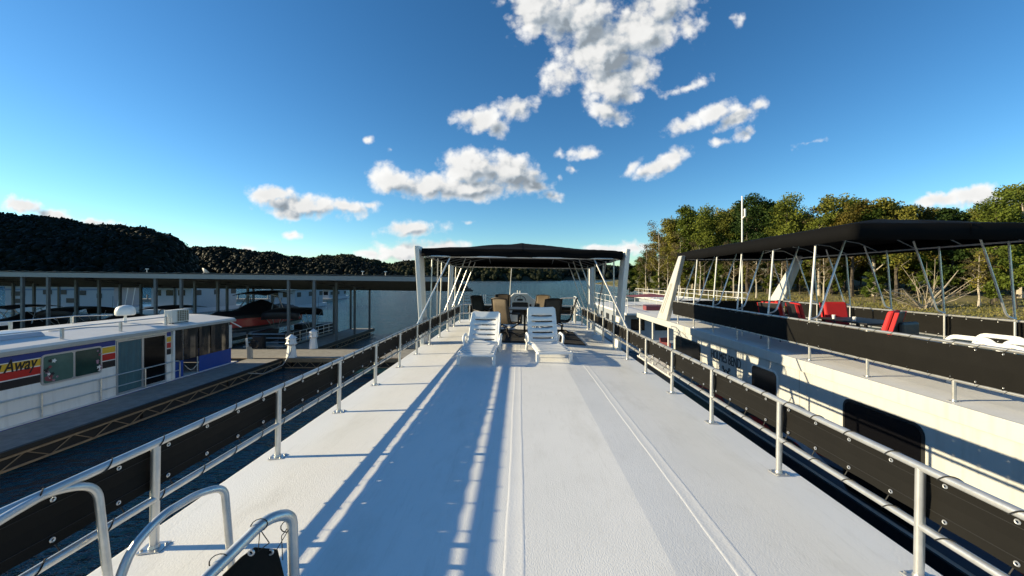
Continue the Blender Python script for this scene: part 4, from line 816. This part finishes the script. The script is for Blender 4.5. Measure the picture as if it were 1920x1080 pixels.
for k in range(5):
    for x in (-12.1-7.85*k, -13.62-7.85*k):
        if x < XA: continue
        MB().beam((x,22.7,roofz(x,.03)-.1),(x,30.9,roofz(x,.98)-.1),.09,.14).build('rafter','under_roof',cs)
        for y, t in ((22.66,.02),(25.4,.34),(28.2,.67),(31.0,.99)):
            MB().beam((x,y,WZ-.2),(x,y,roofz(x,t)-.12),.13,.13).build('post','steel',cs)
    f = MB().bx(-13.75-7.85*k,-11.97-7.85*k,22.34,31.6,DZ-.12,DZ).build('slip_finger','dock_panel',cs)
    MB().bx(-13.8-7.85*k,-13.755-7.85*k,22.34,31.6,DZ-.2,DZ+.02).bx(-11.965-7.85*k,-11.92-7.85*k,22.34,31.6,DZ-.2,DZ+.02).build('edge_board','black',f); truss(f,(-11.94-7.85*k,22.4,DZ-.2),(-11.94-7.85*k,31.5,DZ-.2),1,.28,.9)
    if k == 0: MB().bx(-13.5,-12.2,22.6,31.2,WZ-.2,DZ-.13).build('float','float_black',f)
di = MB().lathe([(.02,0),(.12,.03),(.25,.12),(.26,.13)], (0,0,.18), 14).tube([(0,0,0),(0,0,.2)],.02,6).mesh('satellite_dish','pipe_white',True); o = obj('satellite_dish',di,cs,(-19.2,23.2,rz_(-19.2)-.06)); o.rotation_euler = (R(-35),R(30),0)
for x in (-9.6,-8.2,-22.8): MB().tube([(x,23.5,rz_(x)-.1),(x,23.5,rz_(x)+.22)],.015,6).box((x,23.5,rz_(x)+.24),(.16,.06,.05)).build('roof_vent','pipe_white',cs)
# power pedestals
def pedestal(label,x,y,h):
    t = thing('power_pedestal',label,'power pedestal',(x,y,DZ+.001),0,'lighthouse-shaped power pedestals'); s = h/1.18
    MB().lathe([(.25*s,0),(.17*s,.60*s),(.165*s,.62*s)],(0,0,0),6).build('tapered_base','pedestal_white',t); hd = MB().lathe([(.17*s,.60*s),(.27*s,.70*s),(.23*s,.76*s),(.20*s,.98*s)],(0,0,.003),6).build('socket_head','pedestal_white',t)
    MB().lathe([(.27*s,.985*s),(.26*s,1.0*s),(.03*s,1.17*s),(.01*s,1.18*s)],(0,0,0),6).build('roof_cap','pedestal_white',t); MB().bx(-.05*s,.05*s,-.213*s,-.20*s,.80*s,.90*s).build('outlet','trim_grey',hd); MB().bx(-.12*s,-.03*s,-.26*s,-.20*s,.70*s,.74*s).build('outlet','black',hd)
pedestal('lighthouse-shaped white power pedestal at the dock corner nearer the camera',-11.85,19.95,1.20); pedestal('lighthouse-shaped white power pedestal at the foot of the slip finger',-12.05,22.45,1.16)
tag(MB().tube([(-11.75,19.8,-1.75),(-11.7,19.6,-2.2),(-11.9,19.3,-2.7),(-12.0,18.0,-2.82),(-12.1,17.2,-2.6),(-12.3,17.0,-2.43)],.022,6).build('power_cable','trim_grey',None,True),'grey shore power cable drooping from the nearer pedestal over the dock edge','cable')
t = thing('dock_post','short post with a black rubber dock wheel and white board','dock post',(-13.75,19.6,DZ)); MB().bx(-.09,.09,-.09,.09,0,.62).build('post','trim_grey',t); MB().tube([(.16,-.02+.0,.72),(.16,.16,.72)],.20,14).build('wheel','black',t,True); MB().box((-.12,-.05,.78),(.07,.08,.55),0,R(8)).build('board','plastic_white',t)
MB().tube([(.10,-.12,.72),(.16,.3,.72)],.03,8).build('axle','black',t,True)
# ------------------------------------------------------------------ striped houseboat on the left
sb = thing('houseboat','small white houseboat with blue yellow red and black stripes on the left','houseboat'); SX = -14.0
rp = [(-13.86,-.33),(-13.9,-.27),(-15.4,-.10),(-16.9,-.05),(-17.1,-.09),(-17.1,-.2),(-13.86,-.43)]
MB().prism(rp,'y',1.0,18.75).build('roof','roof_white',sb,bevel=.015); MB().bx(-13.858,-13.835,1.0,18.76,-.44,-.335).build('roof_edge_moulding','trim_grey',sb)
MB().bx(SX-.08,SX,1.2,13.32,-2.43,-.44).build('side_wall','side_white',sb); MB().bx(SX-.08,SX,15.22,15.5,-2.43,-.44).build('side_wall','side_white',sb); MB().bx(SX-.08,SX-.002,13.32,15.22,-.52,-.44).build('door_header','side_white',sb)
MB().bx(-17,-13.9,15.42,15.5,-2.43,-.25).build('front_wall','side_white',sb); MB().bx(-17.0,-16.92,1.2,15.5,-2.43,-.2).build('side_wall','side_white',sb)
MB().bx(-17.1,-13.88,1.0,19.0,-3.2,-2.44).build('hull','stripe_blue',sb); MB().bx(-17.08,-13.9,1.0,18.9,-2.438,-2.41).build('side_deck','roof_white',sb)
for z0,z1,m in ((-.66,-.485,'stripe_blue'),(-.885,-.685,'stripe_yellow'),(-1.13,-.915,'stripe_red'),(-1.385,-1.16,'stripe_black')):
    MB().bx(SX,SX+.004,1.2,13.30,z0,z1).build('stripe',m,sb); MB().bx(SX,SX+.004,15.24,15.5,z0,z1).build('stripe',m,sb)
MB().bx(SX,SX+.003,1.2,13.3,-.483,-.441).build('cream_band','cream',sb)
text('Away',.50,'lettering','stripe_black',sb,(SX+.007,10.40,-.93),(0,1,0),(0,0,1),width=.76,shear=.28,extrude=.003,bold=.008)
MB().beam((SX+.008,10.28,-.98),(SX+.008,10.36,-.70),.006,.045).build('lettering_stroke','stripe_black',sb)
wn_ = MB().prism(rrect(11.22,12.86,-1.50,-.60,.1),'x',SX+.003,SX+.03).build('window','silver',sb); wn_['label'] = 'sliding window with flower stickers at both ends'
MB().prism(rrect(11.27,12.02,-1.45,-.65,.06),'x',SX+.031,SX+.034).build('pane','tint_green',wn_); MB().prism(rrect(12.07,12.81,-1.45,-.65,.06),'x',SX+.031,SX+.034).build('pane','tint_green_dark',wn_); MB().bx(SX+.03,SX+.04,12.02,12.07,-1.46,-.64).build('mullion','silver',wn_)
fq = random.Random(2)
for k in range(34):
    y,z = (11.30+abs(fq.gauss(0,.13)), -1.2+fq.gauss(0,.17)) if k < 22 else (12.76+fq.uniform(-.06,.04), -1.05+fq.uniform(-.33,.33))
    if not (11.28 < y < 12.81 and -1.44 < z < -.66): continue
    r = fq.uniform(.028,.055); cz = [(y+r*(1+.35*math.cos(5*a))*math.cos(a), z+r*(1+.35*math.cos(5*a))*math.sin(a)) for a in np.linspace(0,6.283,16)[:-1]]
    MB().add([(SX+.035+.0004*k,*c) for c in cz],[tuple(range(15))]).build('flower_sticker',fq.choice(['flower','side_white','flower','maroon','stripe_black']),wn_)
dr = MB().bx(SX-.03,SX+.02,13.33,13.38,-2.40,-.53).bx(SX-.03,SX+.02,15.16,15.21,-2.40,-.53).bx(SX-.03,SX+.02,13.38,15.16,-.58,-.53).bx(SX-.03,SX+.02,13.38,15.16,-2.40,-2.35).bx(SX-.03,SX+.018,14.22,14.30,-2.35,-.58).build('sliding_door','silver',sb)
MB().bx(SX-.012,SX-.006,13.38,14.22,-2.35,-.58).build('pane','glass_dark',dr); MB().bx(SX-.012,SX-.006,14.30,15.16,-2.35,-.58).build('pane','glass_dark',dr)
MB().grid([[(SX+.002+.004*math.sin(y*23)+.002*math.sin(y*51),y,z) for z in (-2.34,-.585)] for y in np.linspace(13.385,14.215,60)]).build('curtain','curtain',dr)
# low roof rails, dome, air conditioner
lr = MB().tube([(-14.2,1.5,.12),(-14.2,15.45,.10)],.02,8).build('roof_rail','aluminium',sb,True)
for y in [15.42-1.75*k for k in range(8)]: MB().bx(-14.235,-14.165,y-.03,y+.03,-.28,.11).build('post','aluminium',lr)
lr = MB().tube([(-16.9,1.5,.23),(-16.9,14.6,.22),(-16.2,15.3,.20)],.02,8).build('roof_rail','aluminium',sb,True)
for y in [14.5-1.75*k for k in range(8)]: MB().bx(-16.935,-16.865,y-.03,y+.03,-.06,.22).build('post','aluminium',lr)
sdm = MB().lathe([(.26,0),(.30,.04),(.30,.16),(.27,.28),(.19,.36),(.07,.395),(.01,.40)],(-15.5,15.1,.20),20).build('satellite_dome','pipe_white',sb,True); MB().lathe([(.05,0),(.045,.3),(.16,.33)],(-15.5,15.1,-.12),10).build('mount','pipe_white',sdm,True)
ac = thing('air_conditioner','beige air conditioner unit standing on the striped boat roof','air conditioner',(-14.45,16.2,-.22)); MB().bx(-.16,.16,-.42,.42,.03,.56).build('casing','ac_beige',ac,bevel=.02); MB().bx(.161,.166,-.18,.38,.07,.53).build('grille_recess','grille',ac)
gm = MB()
for k in range(6): gm.bx(.167,.172,-.18+.11*k,-.165+.11*k,.07,.53)
for k in range(6): gm.bx(.167,.172,-.18,.38,.09+.08*k,.10+.08*k)
gm.build('grille_bars','ac_beige',ac)
for y in (-.35,.35): MB().bx(-.16,.16,y-.03,y+.03,0,.03).build('foot','black',ac)
MB().tube([(.17,-.42,.3),(.2,-.55,.2),(.22,-.5,.0)],.015,6).tube([(.0,-.42,.4),(.1,-.52,.3),(.15,-.55,0)],.012,6).build('hose','rope_white',ac,True)
tag(MB().tube([(-14.6,15.7,-.18),(-14.9,14.6,-.15),(-15.4,13.6,-.09),(-15.45,12.6,-.08)],.012,5).build('roof_cable','trim_grey'),'thin grey cable lying on the striped boat roof','cable')
MB().prism([(-16.1,-.09),(-14.9,-.15),(-15.05,-.02),(-16.0,.02)],'y',10.4,12.1).build('roof_hatch','hull_grey',sb,bevel=.03)
# walk-around rail
wr = MB().tube(bend([(-13.93,2,-1.66),(-13.93,15.6,-1.70),(-13.93,15.75,-1.75),(-13.93,15.75,-2.4)],.12),.022,8).tube([(-13.93,2,-2.06),(-13.93,15.74,-2.1)],.018,8).build('side_rail','aluminium',sb,True)
for y in (14.3,12.78,11.2,9.6,8,6.4): MB().tube([(-13.93,y,-2.42),(-13.93,y,-1.68)],.022,8).build('post','aluminium',wr,True)
# canvas enclosure on the front porch
en = MB().grid([[(SX+.02+.012*math.sin(y*6),y,z) for z in (-2.52,-2.1,-1.74)] for y in np.linspace(16.75,18.62,18)]).grid([[(x,18.62+.01*math.sin(x*5),z) for z in (-2.52,-1.74)] for x in np.linspace(-16.9,SX+.02,14)]).build('canvas_skirt','canvas_blue',sb,solid=.006)
MB().grid([[(SX+.02+.015*math.sin(y*6),y,z) for z in (-2.5,-1.74)] for y in np.linspace(15.5,15.95,5)]).build('canvas_flap','canvas_blue',sb,solid=.006)
for y0,y1 in ((15.52,15.95),(16.0,16.7),(16.75,17.35),(17.4,18.45)): MB().grid([[(SX+.03+.01*math.sin(y*9),y,z) for z in (-1.735,-.9,-.45)] for y in np.linspace(y0,y1,6)]).build('vinyl_panel','vinyl',sb,solid=.004)
MB().grid([[(SX+.02+.05*math.sin(k*2.0),18.48+k*.03,z) for z in (-1.7,-1.2,-.6)] for k in range(6)]).build('rolled_flap','roof_white',sb,solid=.005); MB().bx(-16.9,-14.02,18.58,18.6,-1.73,-.4).build('vinyl_panel','vinyl',sb)
for y in (15.98,16.72,18.5): MB().tube([(SX-.02,y,-2.41),(SX-.02,y,-.42)],.025,8).build('porch_post','silver',sb,True)
MB().tube([(SX+.05,16.0+.14*k,-1.95-.28*math.sin(k/5*math.pi)) for k in range(6)],.012,5).build('entry_chain','rope_white',sb); MB().tube([(SX+.02,18.6,-.45),(SX+.35,18.85,-.75)],.025,8).build('awning_strut','pipe_white',sb,True)
MB().bx(-16.95,-16.9,15.52,18.55,-2.4,-.3).build('canvas_back','canvas_blue',sb)
# another roof beyond the striped boat
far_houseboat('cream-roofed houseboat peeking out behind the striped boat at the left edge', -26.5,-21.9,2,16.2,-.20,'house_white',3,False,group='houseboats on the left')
# ------------------------------------------------------------------ boats in the covered slips
def runabout(label,x,y,L,z,hull='boat_red',tower=True,rz=0,sc=(1,1,1)):
    t = thing('covered_motorboat',label,'motorboat',(x,y,z),rz,'covered motorboats'); t.scale = sc; n = 11; A=[]; C_=[]
    def wdt(s): return 1.22*(1-.06*(1-s))*(1 if s < .55 else math.cos((s-.55)/.45*1.45)**.7)
    secs = np.linspace(0,1,n)
    def sec(k): 
        s = secs[k]; w = max(wdt(s),.05); b = .08*s*s; return [(-w,s*L,1.0+b*2),(-w,s*L,.50+b),(-w*.98,s*L,.40+b),(-w*.75,s*L,.15+b*3),(0,s*L,.0+b*4),(w*.75,s*L,.15+b*3),(w*.98,s*L,.40+b),(w,s*L,.50+b),(w,s*L,1.0+b*2)]
    G = [sec(k) for k in range(n)]
    MB().grid([[g[i] for i in (2,3,4,5,6)] for g in G]).add(G[0][2:7],[(0,1,2,3,4)]).build('hull_bottom','silver',t,True)
    MB().grid([[g[i] for i in (6,7)] for g in G]).grid([[g[i] for i in (1,2)] for g in G]).add([G[0][i] for i in (1,2,6,7)],[(0,1,2,3)]).build('rub_band','boat_black',t,True)
    MB().grid([[g[i] for i in (7,8)] for g in G]).grid([[g[i] for i in (0,1)] for g in G]).add([G[0][i] for i in (0,1,7,8)],[(0,1,2,3)]).build('topsides',hull,t,True)
    cov = []
    for k,g in enumerate(G):
        s = secs[k]; hgt = .25+.55*math.exp(-((s-.42)/.14)**2)+.22*math.exp(-((s-.1)/.12)**2); w = abs(g[0][0])+.03
        cov.append([(w*u, s*L, g[0][2]+.02-(.14 if abs(u) == 1 else 0)+hgt*(1-u*u)**.8*(.0 if s > .99 else 1)+.02*math.sin(u*7+s*20)) for u in (-1,-.97,-.7,-.35,0,.35,.7,.97,1)])
    MB().grid(cov).build('cover','boat_black',t,True)
    if tower:
        tw = MB()
        for s in (-1,1): tw.tube([(s*1.15,L*.30,1.0),(s*.95,L*.36,2.0),(s*.8,L*.45,2.15)],.03,7).tube([(s*1.15,L*.52,1.05),(s*.9,L*.40,2.05)],.03,7).tube([(s*1.15,L*.42,1.0),(s*.92,L*.30,1.9)],.025,7)
        tw.tube([(-.8,L*.45,2.15),(.8,L*.45,2.15)],.03,7); tw.build('tower','silver',t,True)
        MB().grid([[(u*1.05, L*.15+L*.42*v, 2.2+.14*math.sin(math.pi*v)-.10*u*u) for u in np.linspace(-1,1,7)] for v in np.linspace(0,1,7)]).build('bimini','boat_black',t,True,solid=.03)
    MB().bx(-.35,.35,-.35,-.02,.35,1.35).build('outboard','boat_black',t,bevel=.06); return t
def pontoon_boat(label,x,y,L,z=WZ):
    t = thing('pontoon_boat',label,'pontoon boat',(x,y,z),0,'pontoon boats in the slips')
    for s in (-1,1): MB().tube([(s*.85,-.2,.15),(s*.85,L-.5,.15),(s*.85,L,.3)],[.3,.3,.08],12).build('float_tube','silver',t,True)
    MB().bx(-1.2,1.2,0,L-.3,.46,.55).build('deck','trim_grey',t)
    fe = MB()
    for zz in (.72,.98,1.22): fe.tube(bend([(1.18,.3,zz),(1.18,L-.5,zz),(-1.18,L-.5,zz),(-1.18,.3,zz),(1.1,.3,zz)],.15),.022,7)
    for yy in np.arange(.3,L-.4,.75):
        for s in (-1,1): fe.tube([(s*1.18,yy,.55),(s*1.18,yy,1.22)],.02,6)
    fe.build('fence','aluminium',t,True); 
    for q_ in ((-1.12,-.55,.6,2.4,.55,1.3),(.5,1.12,.6,2.2,.55,1.25),(.5,1.12,L-2.2,L-.8,.55,1.25),(-1.12,-.5,L-2.2,L-.8,.55,1.25)): MB().bx(*q_).build('seat','boat_black',t,bevel=.06)
   
    P = [[(u*1.2, L*.22+v*3.1, 2.35+.28*math.sin(math.pi*v)**.7-.06*u*u-(.35 if v in (0,1) else 0)) for u in np.linspace(-1,1,7)] for v in (0,.03,.1,.25,.5,.75,.9,.97,1)]
    MB().grid(P).build('bimini_top','boat_black',t,True,solid=.03); fr_ = MB()
    for s in (-1,1):
        for v,w_ in ((.04,.4),(.3,.45),(.96,.55),(.7,.55)): fr_.tube([(s*1.18,L*.22+w_*3.1,1.22),(s*1.16,L*.22+v*3.1,2.3)],.018,6)
    fr_.build('bimini_frame','aluminium',t,True); MB().bx(-.3,.3,-.55,-.15,.3,1.25).build('outboard','boat_black',t,bevel=.08); MB().tube([(.9,L*.62,1.2),(1.0,L*.62,3.3)],.01,5).build('antenna','black',t); return t
runabout('motorboat with glossy red topsides under a black cover, on a lift behind the blue canvas',-18.3,30.2,7.2,-2.08,rz=R(180),sc=(1.06,1.03,1.22))
pontoon_boat('pontoon boat with arched black sun top beside the nearest slip finger',-15.35,23.0,7.2)
runabout('black-covered motorboat with a low tower in the second slip from the right',-23.4,23.6,6.8,-2.5,'boat_black'); runabout('dark covered boat with pale striped side at the far left under the slip roof',-26.25,22.9,6.6,-2.4,'silver',False); runabout('black-covered boat hull deep in the far left slip',-33.5,23.4,6.8,-2.45,'boat_black'); pontoon_boat('dark pontoon boat behind the leftmost slip posts',-31.0,24.0,7.0)
# ------------------------------------------------------------------ marina farther off
lb = thing('houseboat','longest white houseboat broadside beyond the slips','houseboat',(-60.5,55,WZ),0,'distant houseboats'); MB().bx(-11.5,9,-2.3,2.3,0,.7).build('hull','hull_grey',lb); MB().bx(-10.5,4.5,-2,2,.7,3.5).build('wall','house_white',lb); MB().bx(-11.2,7.5,-2.3,2.3,3.5,3.68).build('roof','roof_white',lb); MB().bx(-10.6,4.6,-2.03,-2.003,2.95,3.2).build('stripe','house_blue',lb)
for x,w_,z in ((-9.6,1.9,2.2),(-5.2,1.2,2.4),(-3.2,1.2,2.4),(-.5,1.2,2.3),(2.2,.7,1.9),(-9,1.2,1.2),(-2,1.4,1.25)): MB().bx(x,x+w_,-2.06,-2.033,z,z+.62).build('window','black',lb)
rr = MB()
for z in (3.9,4.25): rr.tube([(-11,-2.2,z),(7.4,-2.2,z)],.025,5)
for x in np.arange(-11,7.5,1.5): rr.tube([(x,-2.2,3.68),(x,-2.2,4.25)],.02,5)
rr.build('railing','pipe_white',lb); 
for x in (5,6,7): MB().tube([(x,-2,.7),(x+.5,-2,3.5)],.04,6).build('bow_post','pipe_white',lb)
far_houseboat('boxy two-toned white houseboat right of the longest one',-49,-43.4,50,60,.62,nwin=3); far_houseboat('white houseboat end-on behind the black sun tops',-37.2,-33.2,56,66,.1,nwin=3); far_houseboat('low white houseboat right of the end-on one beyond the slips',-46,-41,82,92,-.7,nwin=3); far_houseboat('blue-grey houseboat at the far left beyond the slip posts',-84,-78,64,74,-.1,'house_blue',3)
runabout('small white motorboat moored on the open water beyond the slip posts',-52,90,6,-2.75,'house_white',False)
od = thing('far_dock','low far dock linking the distant houseboats','dock'); MB().bx(-82,-38,76.2,78.2,WZ-.1,DZ).build('decking','dock_panel',od)
for x in np.arange(-80,-38,6): MB().tube([(x,76.4,WZ-.2),(x,76.4,DZ+.9)],.12,8).build('pile','steel',od)

# ------------------------------------------------------------------ list of the near houseboat and all that stands on it
bpy.context.view_layer.update()
for o in ABOARD: o.matrix_world = LIST @ o.matrix_world
